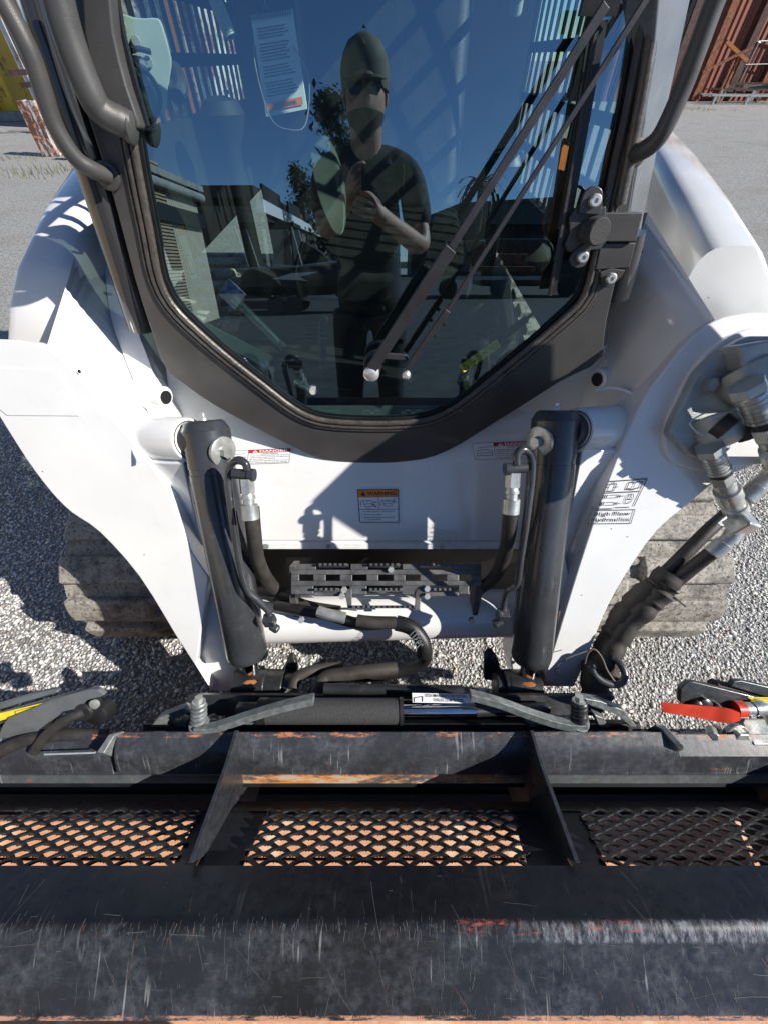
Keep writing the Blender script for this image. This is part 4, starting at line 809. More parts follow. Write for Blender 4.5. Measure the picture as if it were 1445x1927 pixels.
# decals on the right arm
q=[(1134,907),(1217,901),(1190,957),(1112,958)]; f=quadmap(q,A,.001); k=quadmap(q,A,.002); b=MB()
for L in ([(.12,.0),(1,.0),(1,.93)],[(.05,.9),(.0,1.),(.5,1.)],[(.12,.42),(.95,.42)]): dline(b,k,L,.016,0,1.6)
dframe(b,k,(.18,.1,.34,.36),.014,0,1.6); dline(b,k,[(.12,.22),(.18,.22)],.014,0,1.6); dline(b,k,[(.34,.22),(.4,.22)],.014,0,1.6); dline(b,k,[(.26,.02),(.26,.1)],.014,0,1.6)
dline(b,k,[(.7,.34),(.62,.3),(.62,.1),(.68,.07),(.77,.12),(.86,.07),(.93,.1),(.93,.3),(.86,.3),(.77,.36),(.68,.3),(.62,.34)],.014,0,1.6); dline(b,k,[(.77,.12),(.77,.36)],.01,0,1.6)
dline(b,k,[(.8+.09*math.cos(a*.524),.66+.17*math.sin(a*.524)) for a in range(13)],.010,0,1.6); dline(b,k,[(.8,.66),(.8,.52)],.012,0,1.6); dline(b,k,[(.74,.68),(.86,.68)],.012,0,1.6)
for v_ in(.56,.82): 
    for u in (.14,.18,.22): drect(b,k,(u,v_-.07,u+.025,v_+.07),0)
    dline(b,k,[(.28,v_-.05),(.5,v_-.05),(.5,v_+.05),(.28,v_+.05)],.007,0,1.6); dline(b,k,[(.5,v_),(.66,v_)],.008,0,1.6); dline(b,k,[(.56,v_-.05),(.52,v_),(.56,v_+.05)],.012,0,1.6)
dline(b,k,[(.02,.5),(.12,.7),(.08,.95)],.01,0,1.6); dline(b,k,[(.55,.96),(.9,.955)],.012,0,1.6)
part('coupler_diagram_decal',b,['ink'],ARR,smooth=0)
q=[(1112,961),(1194,959),(1186,985),(1104,986)]; k=quadmap(q,A,.002); b=MB(); dtext(b,'High Flow',k,(.10,.13,.92,.50),0,.006,0); dtext(b,'Hydraulics',k,(.06,.55,.94,.92),0,.006,0); dframe(b,k,(.0,.0,1,1.),.025,0,3); part('high_flow_decal',b,['ink'],ARR,smooth=0)
# ================================================================= BUCKET
BK=empty('bucket',(0,.05,.45),'black scratched steel bucket with rust and expanded mesh windows in front of the loader','bucket')
def sweep(name,prof,x0,x1,th,mat,par=BK,nx=1,scr=0):
    """profile [(y,z)..] swept along x, UV = (x, arc length), thickness th below"""
    n=len(prof); arc=[0]
    for a,b_ in zip(prof[:-1],prof[1:]): arc.append(arc[-1]+math.hypot(b_[0]-a[0],b_[1]-a[1]))
    low=[]
    for i in range(n):
        a=prof[max(0,i-1)]; c=prof[min(n-1,i+1)]; dy,dz=c[0]-a[0],c[1]-a[1]; L=math.hypot(dy,dz); ny,nz=-dz/L,dy/L
        if nz>0 : ny,nz=-ny,-nz
        low.append((prof[i][0]+ny*th,prof[i][1]+nz*th))
    vs=[];uv=[]
    for x in(x0,x1):
        for (y,z),a in zip(prof,arc): vs.append((x,y,z)); uv.append((x,a))
        for (y,z),a in zip(low,arc): vs.append((x,y,z)); uv.append((x,a))
    m=2*n; fs=[]; mi=[]
    for i in range(n-1): fs+=[(i,i+1,m+i+1,m+i),(n+i+1,n+i,m+n+i,m+n+i+1)]
    fs+=[(0,m,m+n,n),(n-1,2*n-1,m+2*n-1,m+n-1)]
    fs+=[tuple(list(range(n-1,-1,-1))+list(range(n,2*n))),tuple([m+i for i in range(n)]+[m+i for i in range(2*n-1,n-1,-1)])]
    mi=[0]*len(fs)
    # scratches: thin strokes lying on the surface
    def surf(u,a,h=.0004):
        a=max(0,min(arc[-1]-1e-6,a)); j=max(i for i in range(n) if arc[i]<=a); t=(a-arc[j])/(arc[j+1]-arc[j]); y=prof[j][0]+(prof[j+1][0]-prof[j][0])*t; z=prof[j][1]+(prof[j+1][1]-prof[j][1])*t
        dy,dz=prof[j+1][0]-prof[j][0],prof[j+1][1]-prof[j][1]; L=math.hypot(dy,dz); ny,nz=-dz/L,dy/L
        if nz<0: ny,nz=-ny,-nz
        return (u,y+ny*h,z+nz*h)
    for k in range(scr):
        u=random.uniform(max(x0,-.75),min(x1,.75)); a=random.uniform(0,arc[-1]) if random.random()<.35 else random.uniform(arc[-1]*.42,arc[-1])
        ang=random.choice([R(90),R(86),R(75),R(60),R(95),R(2)])+random.gauss(0,.12); Ln=random.uniform(.004,.03)*random.choice([.3,.5,.9,2.4])
        if scr>300 and k%5<3:
            near=k%5<2; a=(arc[len(arc)//2] if near else arc[-1])+random.gauss(0,.006)-(0 if near else .008); ang=R(90)+random.gauss(0,.18); Ln=random.uniform(.002,.014)
        wd=random.uniform(.00010,.00032); st=max(2,int(Ln/.006)); L=[]; cu,ca=u,a
        for i in range(st+1):
            L.append((cu,ca)); ang+=random.gauss(0,.035); cu+=math.cos(ang)*Ln/st; ca+=math.sin(ang)*Ln/st
        mm=1 if random.random()<.94 else 2
        for i in range(len(L)-1):
            (a0,b0),(a1,b1)=L[i],L[i+1]
            if not(0<b0<arc[-1] and 0<b1<arc[-1]): continue
            L_=math.hypot(a1-a0,b1-b0) or 1; nx_,ny_=-(b1-b0)/L_*wd,(a1-a0)/L_*wd; base=len(vs)
            for (p,q_) in((a0+nx_,b0+ny_),(a1+nx_,b1+ny_),(a1-nx_,b1-ny_),(a0-nx_,b0-ny_)): vs.append(surf(p,q_)); uv.append((p,q_))
            fs.append((base,base+1,base+2,base+3)); mi.append(mm)
    me=bpy.data.meshes.new(name); me.from_pydata(vs,[],fs); 
    for mt in (mat,M['scr1'],M['scr2']): me.materials.append(mt)
    me.polygons.foreach_set('material_index',mi); l=me.uv_layers.new(name='UVMap'); 
    for lp_ in me.loops: l.data[lp_.index].uv=uv[lp_.vertex_index]
    me.polygons.foreach_set('use_smooth',[True]*len(me.polygons)); me.set_sharp_from_angle(angle=R(30)); me.update()
    o=bpy.data.objects.new(name,me); COL.objects.link(o); o.parent=par; o.matrix_parent_inverse=Matrix.Translation(-Vector(parent_world(par))); return o
M['scr1']=simple('scratch_pale',(.11,.11,.112),.6,0,.3,60); M['scr2']=simple('scratch_rust',(.20,.08,.05),.7,0,.3,60)
def yz(py,t): r=ray(722.5,py); return (r.y*t,H+r.z*t)
def arcpts(a,b,c,r,n=6):
    """round the corner at b"""
    A_=Vector(a)-Vector(b); C_=Vector(c)-Vector(b); A_.normalize(); C_.normalize(); p=Vector(b)+A_*r; q=Vector(b)+C_*r; out=[]
    for i in range(n+1): t=i/n; out.append(tuple((1-t)**2*p+2*t*(1-t)*Vector(b)+t*t*q))
    return out
fA=yz(1629,.612); fB=yz(1742,.545); fC=yz(1921,.522); arcB=math.hypot(fB[0]-fA[0],fB[1]-fA[1]); arcC=arcB+math.hypot(fC[0]-fB[0],fC[1]-fB[1])
mf=worn('front_beam_paint',[(arcB+.006,.013,.45,7,(.19,.21,.24),.24,.9),(arcB+.004,.008,.55,7,(.13,.14,.16),-.6,.3),(arcB+.001,.009,.53,1.6,(.26,.055,.035),.13,.36),(arcB-.002,.005,.60,2.6,RED,-.05,.5),(arcB+.006,.010,.68,4,RED),(arcC-.003,.005,.45,2,(.40,.22,.15))],base=(.011,.0115,.013),wear=.42,clean=arcB)  # first pale band paints the sun highlight on the bend, broken up like wear
sweep('front_beam',[fA]+arcpts(fA,fB,fC,.012)+[fC],-1.15,1.0,.010,mf,scr=1050)
# back beam, three lengths between gussets with rusty lip and ledge
bA=yz(1378,.80); bB=yz(1420,.787); bC=yz(1457,.80); bD=yz(1459,.812); bE=yz(1474,.815); bF=yz(1480,.90)
mb1=worn('back_beam_paint',[(.004,.006,.52,2,(.45,.17,.08)),(math.hypot(bB[0]-bA[0],bB[1]-bA[1])*2-.004,.006,.62,2,(.45,.17,.08))],base=(.022,.023,.027),wear=.5,rough=.33)
mb2=worn('ledge_rust',[(.008,.02,.44,1,ORG,-.27,.18),(.012,.02,.50,2,TAN,-.27,.22),(.008,.02,.60,2,(.40,.17,.06))],base=(.045,.05,.052),wear=.6,rough=.5)
for x0,x1,dd in ((-.548,-.302,0),(-.296,.296,0),(.302,.60,0)):
    sweep('back_beam',[bA]+arcpts(bA,bB,bC,.018,8)+[bC],x0,x1,.012,mb1,scr=25)
for x0,x1 in ((-1.1,-.302),(-.296,.296),(.302,1.0)):
    sweep('ledge',[bD,bE],x0,x1,.006,mb2)
lb=[(y,z-.022) for y,z in (bA,bB,bC)]; sweep('back_beam',lb,-1.2,-.552,.012,mb1,scr=25); sweep('back_beam',lb,.612,1.05,.012,mb1,scr=10)
# deep pocket floor and back wall
md=simple('pocket_paint',(.010,.011,.014),.7,0,.4,20,spec=.15)  # paint darkened to stand for the shade inside the pocket
sweep('back_wall',[(bE[0]+.002,bE[1]-.004),(bE[0]+.035,.25),(bE[0]+.035,.17),(.055,.15)],-1.15,1.0,.008,md)
# mesh windows
mA=Vector((0,*yz(1632,.618))); mB_=Vector((0,*yz(1526,.745)))
def expanded(x0,x1,x0b,x1b):
    b=MB(); rows=11; d_=mB_-mA; nrm=Vector((1,0,0)).cross(d_).normalized(); 
    if nrm.z<0: nrm=-nrm
    pw=.048
    for r_ in range(rows):
        v0=r_/rows; v1=(r_+1)/rows; xa0=x0+(x0b-x0)*v0; xa1=x1+(x1b-x1)*v0; n=int((xa1-xa0)/pw)+2
        for i in range(-1,n+1):
            sh=(r_%2)*.5; xc=x0-.02+(i+sh)*pw
            pts=[]
            for j in range(7):
                t=j/6; x=xc+t*pw; hump=math.sin(math.pi*t); p=mA+d_*(v0+ (1/rows)*hump*.98)+nrm*(.003*hump+random.uniform(-.0006,.0006)); 
                if x0-.006+ (x0b-x0)*v0<=x<=x1+.006+(x1b-x1)*v0: pts.append(Vector((x,p.y,p.z)))
            if len(pts)>1:
                for a_,c_ in zip(pts[:-1],pts[1:]): b.bar(a_,c_,.0062,.0035,nrm)
    o=part('expanded_mesh',b,'blacksteel',BK,smooth=0); return o
expanded(-.228,.232,-.222,.26-.012); expanded(-.70,-.335,-.70,-.352); expanded(.355,.75,.375,.75)
mp=worn('mesh_frame_paint',[(.02,.03,.6,2,(.2,.08,.03))],base=(.016,.017,.02),wear=.2,scr=.3)
def flat(name,pts,th=.006,mat=mp):
    b=MB(); b.slab(pts,(0,0,-th)); o=part(name,b,mat,BK); return o
def ms(x,v): p=mA.lerp(mB_,v); return Vector((x,p.y,p.z-.003))
for (a0,a1,b0,b1) in ((-.30,-.226,-.30,-.222),(.23,.30,.246,.30),(-.338,-.302,-.352,-.302),(.302,.357,.302,.376)):
    flat('mesh_frame',[ms(a0,0),ms(a1,0),ms(b1,1),ms(b0,1)])
p1=mB_; flat('mesh_frame',[Vector((-1.1,p1.y,p1.z)),Vector((1.0,p1.y,p1.z)),Vector((1.0,p1.y+.018,p1.z-.05)),Vector((-1.1,p1.y+.018,p1.z-.05))])
# gussets
for x in(-.299,.299):
    b=MB(); g=[yz(1374,.787),yz(1440,.735),yz(1624,.60),(-.01,.50),(.05,.30),(.14,.24),(bA[0],bA[1]-.06)]; b.slab([(x-.0035,y,z) for y,z in g],(.007,0,0)); part('gusset',b,worn('gusset_paint%d'%(x>0),[],base=(.014,.015,.018),wear=.35,rustc=(.36,.14,.06)),BK,bevel=.001)
# floor, end plates
b=MB(); b.slab([(-1.15,bE[0],.17),(1.0,bE[0],.17),(1.0,.06,.15),(-1.15,.06,.15)],(0,0,-.01)); part('bucket_floor',b,md,BK)
b=MB(); b.slab([(.96,-.18,.565),(.96,-.09,.62),(.96,.18,.52),(.96,.25,.30),(.96,.1,.06),(.96,-.12,.06)],(.012,0,0)); part('end_plate',b,'blacksteel',BK)
# end tabs of the back beam
b=MB(); b.slab([P(x,y,t) for x,y,t in [(182,1416,.775),(205,1382,.79),(232,1375,.80),(236,1379,.80),(215,1386,.79),(196,1418,.775)]],(0,.0,-.06)); b.slab([P(x,y,t) for x,y,t in [(1232,1364,.80),(1250,1364,.80),(1288,1405,.775),(1286,1412,.775),(1278,1410,.775),(1244,1372,.80)]],(0,0,-.05)); parts('end_tab',b,'lever',BK,bevel=.002)
# clam cylinder brackets left
LP=Plane(P(100,1350,.83),(0,-.75,.66))
def bp(name,pts,h,th,mat,sub=0,pr=None): 
    b=MB(); b.slab([LP(x,y,h) for x,y in pts],-LP.n*th); return part(name,b,mat,pr or BK,bevel=.003)
wb=worn('bracket_paint',[],base=(.06,.065,.07),wear=.5,rustc=(.4,.12,.07))
br=bp('cylinder_bracket',[(-60,1415),(-10,1400),(5,1365),(15,1352),(120,1310),(170,1298),(185,1298),(198,1308),(190,1312),(165,1318),(150,1334),(118,1340),(100,1360),(95,1370),(60,1385),(0,1408)],.02,.012,wb)
bp('cylinder_bracket',[(-60,1345),(0,1325),(55,1308),(98,1298),(108,1299),(110,1304),(60,1318),(0,1336),(-60,1356)],.02,.012,wb)
b=MB(); b.cyl(LP(-60,1372,-.01),LP(165,1308,-.01),.016); c=part('clam_cylinder',b,'cyl',BK)
f=quadmap([(-40,1352),(84,1322),(88,1332),(-40,1368)],LP,.012); f3=quadmap([(-40,1352),(84,1322),(88,1332),(-40,1368)],LP,.013); b=MB(); drect(b,f,(0,0,1,1),0); dframe(b,f3,(.55,.25,.9,.75),.03,1,6); part('yellow_label',b,['yellow','ink'],c,smooth=0)
b=MB(); 
for x,y,r,h in((178,1324,.020,.02),(200,1330,.024,-.01)): b.lathe(LP(x,y,h-.03),LP.n,[(0,r),(.03,r),(.033,r*.8)])
part('pivot_pin',b,'black',BK); b=MB(); b.lathe(LP(180,1324,.022),LP.n,[(0,.010),(.004,.010),(.005,.006)]); part('pin_head',b,'zinc',BK)
h=HS([(-40,1440,.80),(10,1410,.80),(60,1390,.81),(130,1382,.82),(200,1385,.83)],.013,'rubber','hydraulic_hose',BK)
HS([(65,1415,.80),(78,1395,.80),(100,1372,.80),(130,1352,.80),(160,1338,.81)],.010,'rubber','hydraulic_hose',BK)
b=MB(); b.bar(P(85,1419,.785),P(180,1416,.785),.003,.004,(0,-.5,.86)); part('bright_strip',b,'bolt',BK)
# right bracket
RP_=Plane(P(1370,1330,.83),(0,-.75,.66))
def bq(name,pts,h,th,mat,pr=None): b=MB(); b.slab([RP_(x,y,h) for x,y in pts],-RP_.n*th); return part(name,b,mat,pr or BK,bevel=.003)
wr=worn('bracket_dark',[],base=(.025,.026,.026),wear=.4,rustc=(.30,.22,.14))
bq('cylinder_bracket',[(1279,1322),(1280,1296),(1292,1285),(1305,1283),(1440,1316),(1500,1330),(1500,1350),(1400,1345),(1300,1330)],.02,.012,wr)
bq('cylinder_bracket',[(1374,1292),(1380,1282),(1395,1281),(1500,1305),(1500,1320),(1440,1312)],.012,.012,wr)
b=MB(); b.cyl(RP_(1340,1292,-.01),RP_(1500,1325,-.01),.016); c=part('clam_cylinder',b,'rustdark',BK)
b=MB(); f=quadmap([(1405,1312),(1490,1312),(1490,1326),(1420,1321)],RP_,.022); f3=quadmap([(1405,1312),(1490,1312),(1490,1326),(1420,1321)],RP_,.023); drect(b,f,(0,0,1,1),0); dframe(b,f3,(.12,.3,.9,.75),.03,1,5); part('yellow_label',b,['yellow','ink'],c,smooth=0)
b=MB(); 
for x,y,r in((1305,1312,.015),(1328,1318,.010),(1292,1315,.014)): b.lathe(RP_(x,y,.0),RP_.n,[(0,r),(.03,r),(.033,r*.7)])
part('pivot_pin',b,'blacksteel',BK)
b=MB(); b.hexn(RP_(1378,1378,.0),(.0,-.8,.6),.019,.025); b.lathe(RP_(1378,1378,.0),(.0,-.8,.6),[(0,.026),(.012,.026)]); b.box(RP_(1425,1380,0),(.075,.05,.04)); b.hexn(RP_(1336,1372,.0),(-.5,-.6,.6),.011,.03); part('clamp_block',b,'zinc',BK,bevel=.003)
b=MB(); b.tube(spl([RP_(x,y,.0) for x,y in[(1280,1386),(1310,1386),(1335,1388),(1345,1378),(1350,1368)]],5),.009,12); part('steel_pipe',b,'cyl',BK)
# elbow fitting with the red tag
b=MB(); b.cyl(RP_(1388,1334,.03),RP_(1418,1333,.03),.013); b.tube(spl([RP_(x,y,.03) for x,y in [(1415,1333),(1435,1332),(1450,1345),(1460,1365)]],4),.015,12); part('hose_elbow',b,'zinc',BK)
b=MB(); top=spl([RP_(1243,1322,.04),RP_(1290,1326,.044),RP_(1340,1330,.042),RP_(1372,1334,.05),RP_(1392,1342,.045)],4); bot=spl([RP_(1247,1341,.036),RP_(1290,1347,.036),RP_(1335,1356,.036),RP_(1370,1361,.04),RP_(1392,1356,.04)],4); n=len(top)
b.add(top+bot+[p-RP_.n*.0012 for p in top]+[p-RP_.n*.0012 for p in bot],[(i,n+i,n+i+1,i+1) for i in range(n-1)]+[(2*n+i+1,3*n+i+1,3*n+i,2*n+i) for i in range(n-1)])
b.lathe(RP_(1380,1334,.028),Vector((1,0,0)),[(0,.0165),(.018,.0165)],20)
tg=build('red_tape_tag',b,'red'); tag(tg,'red plastic tape tag tied to the hose elbow at the right end of the bucket','tape tag')
# ================================================================= BACKGROUND (ahead)
def gpt(px,py): return ZP(0)(px,py)
def boxthing(name,label,cat,c,size,rz,mat,group=None):
    e=empty(name,c,label,cat,group); b=MB(); b.box((c[0],c[1],c[2]+size[2]/2),size,Matrix.Rotation(rz,3,'Z')); build('body',b,mat,e,bevel=.02)
    m=Matrix.Rotation(rz,3,'Z'); cc=Vector(c)
    b=MB()
    for sx in(-1,1):
        for sy in(-1,1): b.box(cc+m@Vector((sx*size[0]/2,sy*size[1]/2,size[2]/2)),(.16,.16,size[2]),m)
    for z in(.08,size[2]-.08):
        b.box(cc+m@Vector((0,-size[1]/2,z)),(size[0],.14,.16),m); 
    parts('frame_rail',b,mat,e,bevel=.01)
    return e,m,cc
e,m,cc=boxthing('skip_bin','tall yellow steel bin with ribs at the far left edge','bin',(-15.6,20.8,0),(7,3,3.4),R(-8),'yellowbin')
for i in range(5):
    b=MB(); b.box(cc+m@Vector((-2.8+1.4*i,-1.6,1.5)),(.22,.12,2.9),m); build('rib',b,'yellowbin',e)
e,m,cc=boxthing('machine_wreck','rusty white painted steel tank section behind the left cab post','scrap',(-7.4,18.0,0),(5.4,3,5.2),R(-4),'whiterust')
for i in range(4): b=MB(); b.box(cc+m@Vector((-2.2+1.4*i,-1.6,2.6)),(.14,.1,5),m); parts('stiffener',b,'rustorange' if i%2 else 'rustdark',e)
b=MB()
for i in range(26): x=random.uniform(-9.6,-6.2); b.box((x,15.3+random.uniform(-.5,.5),random.uniform(.1,1.3)),(random.uniform(.3,1.2),.12,.1),Matrix.Rotation(random.uniform(-1,1),3,'Y'))
o=build('scrap_heap',b,'rustdark'); tag(o,'dark heap of rusty scrap bars at the foot of the white tank','scrap heap',kind='stuff')
g=gpt(97,295); b=MB(); b.box((g.x,g.y,.42),(.34,.05,.84)); b.box((g.x-.15,g.y+.15,.42),(.04,.3,.84)); b.box((g.x+.15,g.y+.15,.42),(.04,.3,.84)); o=build('steel_post',b,'peel',bevel=.006); tag(o,'short peeling white and rust steel post standing on the gravel at left','post')
b=MB(); b.box((-13,18.6,.12),(9,.25,.24)); tag(build('concrete_kerb',b,'greycon',bevel=.02),'low concrete kerb along the foot of the yellow bin','kerb')
# timber bearers added only to throw shade on the gravel at left
for i in range(3):
    g=gpt(60+i*14,262+i*20); b=MB(); b.box((g.x+1.3,g.y+.1,.16),(1.8,.2,.22)); o=build('timber_bearer',b,'timber',bevel=.01); tag(o,['timber bearer farthest from the loader beside the peeling post','middle timber bearer beside the peeling post','timber bearer nearest the loader beside the peeling post'][i],'timber','timber bearers on the gravel')
e,m,cc=boxthing('rusty_container','large rust red corrugated container behind the right handrail','container',(21,30,0),(22,3,8),R(4),'redbox')
for i in range(14): b=MB(); b.box(cc+m@Vector((-10.6+1.6*i,-1.6,4)),(.34,.2,7.9),m); build('rib',b,'rust' if i%2 else 'rustdark',e)
b=MB(); b.box(cc+m@Vector((4.6,-1.8,4.6)),(1.9,.05,1.0),m); build('pale_notice',b,'whiterust',e)
# barriers leaning in front of the container
def barrier(px,py,wd,ht,i,lab):
    g=gpt(px,py); b=MB(); x0=g.x; y0=g.y
    b.tube(spl([(x0,y0,.1),(x0,y0,ht-.2),(x0+.05,y0,ht-.05),(x0+.2,y0,ht),(x0+wd-.2,y0,ht),(x0+wd-.05,y0,ht-.05),(x0+wd,y0,ht-.2),(x0+wd,y0,.1)],4),.03,8); b.tube([(x0,y0,.35),(x0+wd,y0,.35)],.02,8); b.tube([(x0-.9,y0-.05,ht*.62),(x0+wd+.4,y0-.05,ht*.66)],.02,8)
    e=empty('crowd_barrier',(x0,y0,0),lab,'barrier','steel crowd barriers in front of the rusty container'); build('rail',b,'zinc',e)
    b=MB(); n=int(wd/.16)
    for k in range(1,n): b.cyl((x0+wd*k/n,y0,.35),(x0+wd*k/n,y0,ht),.010,seg=6)
    parts('upright',b,'rustdark',e)
barrier(1375,190,3.2,1.9,0,'steel crowd barrier with curved corner standing foremost before the rusty container'); barrier(1325,186,3.0,1.5,1,'lower steel crowd barrier just right of the handrail'); barrier(1290,180,2.4,1.3,2,'steel crowd barrier seen between cab post and handrail')
for i in range(4):
    g=gpt(1335+i*8,197-i*3); e=empty('steel_stillage',(g.x,g.y,0),['low steel pallet rack nearest on the gravel by the container','second steel pallet rack behind the nearest one','third steel pallet rack in the flat stack by the container','rearmost steel pallet rack of the flat stack'][i],'rack','flat steel racks stacked before the container')
    b=MB(); z=.28+.16*i
    for k in range(5): b.box((g.x+1.6,g.y+k*.25,z),(3.4,.09,.05),Matrix.Rotation(random.uniform(-.02,.02),3,'Y'))
    parts('deck',b,'zinc' if i==0 else 'rustdark',e); b=MB()
    for x in(.1,1.6,3.1): b.box((g.x+x,g.y,z/2),(.09,.09,z))
    parts('leg',b,'zinc',e)
ORD=['leftmost','second from the left','third from the left','fourth from the left','fifth from the left','sixth from the left']
sp_=sorted([(gpt(random.uniform(1295,1500),random.uniform(183,196)),random.uniform(.5,2.2),random.uniform(.05,1.6)) for _ in range(24)],key=lambda q_:q_[0].x/q_[0].y)
for i,(g,L_,z) in enumerate(sp_):
    b=MB(); b.box((g.x,g.y,z),(L_,.12,random.uniform(.05,.16)),Matrix.Rotation(random.uniform(-.5,.5),3,'Y')); b.box((g.x+L_*.2,g.y+.1,z/2),(.08,.08,z)); mt_=['rust','rustdark','rustorange','timber'][i%4]; o=build('scrap_bar',b,mt_)
    tag(o,{'rust':'rust brown steel bar','rustdark':'nearly black rusty bar','rustorange':'bright orange rusted bar','timber':'grey brown timber piece'}[mt_]+', '+ORD[i//4]+' of its colour before the container','scrap','scrap bars heaped before the rusty container')
# weeds
b=MB()
for px,py,n in((1290,205,60),(1330,208,40),(60,330,50),(110,322,60),(20,300,30)):
    g=gpt(px,py)
    for k in range(n):
        p=g+Vector((random.gauss(0,.5),random.gauss(0,.25),0)); a=random.uniform(0,6.28); h_=random.uniform(.04,.16); q_=p+Vector((math.cos(a)*.05,math.sin(a)*.05,h_)); b.add([p+Vector((.008,0,0)),p-Vector((.008,0,0)),q_],[(0,1,2)])
k=NT('dry_grass'); k.bsdf((.20,.20,.07),.8); tag(build('weeds',b,k.m,smooth=0),'sparse dry weeds along the edge of the gravel','weeds',kind='stuff')
# ================================================================= BEHIND THE PHOTOGRAPHER (seen mirrored)
# workshop
cx,cy=mir(414,600,z=0).x,mir(414,600,z=0).y
p=mir(414,372,y=cy); hW=p.z
WS=empty('workshop',(cx,cy,0),'beige corrugated workshop with brown roller door mirrored in the windscreen','building')
b=MB(); b.box((cx-3,cy+5.5,hW/2),(6,11,hW)); build('wall',b,'clad',WS)
def mirx(px,py):
    p=G(px,py); q=ray(px,py); d_=q-2*q.dot(G.n)*G.n; return p+d_*((cx-p.x)/d_.x)
r1=mirx(345,530); r2=mirx(345,330); r3=mirx(236,400); b=MB(); b.box((cx+.02,(r1.y+r3.y)/2,r2.z/2),(.05,abs(r1.y-r3.y),r2.z)); build('roller_door',b,'roller',WS)
b=MB(); b.cyl((cx+.10,cy-.1,hW),(cx+.10,cy+11,hW),.08); build('gutter',b,'greycon',WS); b=MB(); b.box((cx+.05,cy+5.5,hW-.42),(.12,11,.25)); build('fascia_beam',b,'black',WS)
b=MB(); b.box((cx-3,cy+5.5,hW+.16),(6.3,11.3,.1)); build('roof',b,'greycon',WS)
q=mir(449,600,z=0); b=MB(); q0=mir(430,520,y=cy-.4)
W2=empty('long_shed',(-5.2,-16,0),'long shed with white eaves beyond the workshop mirrored in the windscreen','building'); 
e0=mir(488,388,y=-11.5); b=MB(); b.box((e0.x-3,-19,e0.z/2),(6,15,e0.z)); build('wall',b,'timber',W2); b=MB(); b.box((e0.x+.05,-19,e0.z),(.2,15.2,.28)); build('white_eave',b,'decal_white',W2); b=MB(); b.box((e0.x-3.1,-19,e0.z+.3),(6.1,15.2,.25)); build('roof',b,'rustdark',W2)
b=MB(); 
for i in range(4): b.box((e0.x+.02,-13-i*3.4,1.6),(.06,2.2,2.8))
build('dark_bay',b,'interior',W2)
sg=mir(437,555,y=cy-.5); b=MB(); b.box((sg.x,sg.y,sg.z),(.5,.02,.5),Matrix.Rotation(R(45),3,'Y')); SG=build('diamond_sign',b,'decal_white'); tag(SG,'blue and white diamond sign against the beige workshop corner in the reflection','sign')
b=MB(); b.slab([(sg.x-.32,sg.y+.016,sg.z+.02),(sg.x+.32,sg.y+.016,sg.z+.02),(sg.x,sg.y+.016,sg.z+.34)],(0,.01,0)); build('blue_half',b,'blue',SG)
# boat on trailer
bo=mir(575,588,z=0); BO=empty('boat',(bo.x,bo.y,0),'dark hulled boat with white chevron on a trailer mirrored in the windscreen','boat')
def hull(o,L=5.2):
    st=[]; 
    for k in range(9):
        t=k/8; x=o.x-L*.45+L*t; bw=1.0*(1-max(0,t-.45)**2*3.2); bw=max(.04,bw); zk=.62+.28*max(0,t-.5)**2*4; zt=1.55+.35*t*t
        st.append([(x,o.y+bw,zt),(x,o.y+bw*.9,zk+.35),(x+.0,o.y,zk),(x,o.y-bw*.9,zk+.35),(x,o.y-bw,zt)])
    b=MB(); vs=[v for s_ in st for v in s_]; fs=[(k*5+i,k*5+i+1,k*5+i+6,k*5+i+5) for k in range(8) for i in range(4)]+[(0,1,2,3,4),(40,44,43,42,41)]+[(k*5+4,k*5,k*5+5,k*5+9) for k in range(8)]; b.add(vs,fs); return b
build('hull',hull(bo),'hull',BO)
b=MB(); y=bo.y+1.02; b.slab([(bo.x-1.0,y,1.25),(bo.x-.2,y,1.45),(bo.x+.9,y,1.5),(bo.x+.1,y,1.32),(bo.x+.4,y,1.18),(bo.x+.0,y,1.22)],(0,.02,0)); build('chevron',b,'decal_white',BO)
b=MB(); b.tube([(bo.x-2.3,bo.y+1,1.58),(bo.x,bo.y+1,1.66),(bo.x+2,bo.y+.7,1.85)],.04,8); build('gunwale',b,'zinc',BO)
b=MB(); b.slab([(bo.x-.2,bo.y-.5,1.7),(bo.x+1.3,bo.y-.5,1.8),(bo.x+.8,bo.y-.5,2.2),(bo.x+.2,bo.y-.5,2.5)],(0,1,0)); b.box((bo.x-1.2,bo.y,3.0),(2.4,1.6,.12)); build('canopy',b,'shirt',BO)
b=MB()
for x,y in((-2.2,.7),(-.1,.7),(-2.2,-.7),(-.1,-.7)): b.cyl((bo.x+x+.3,bo.y+y,1.6),(bo.x+x,bo.y+y,3.0),.025,seg=8)
build('canopy_frame',b,'bolt',BO)
TR=empty('boat_trailer',(bo.x,bo.y,0),'two axle boat trailer under the dark boat in the reflection','trailer'); b=MB(); b.box((bo.x+.4,bo.y,.5),(6,.9,.1)); b.box((bo.x+3.6,bo.y,.55),(1.2,.1,.1)); build('trailer_frame',b,'zinc',TR)
for x in(-1.0,-.25):
    for y in(-.95,.95): b=MB(); b.cyl((bo.x+x,bo.y+y-.1,.33),(bo.x+x,bo.y+y+.1,.33),.33); build('wheel',b,'black',TR)
BO.scale=(.66,.66,.66); TR.scale=(.66,.66,.66)
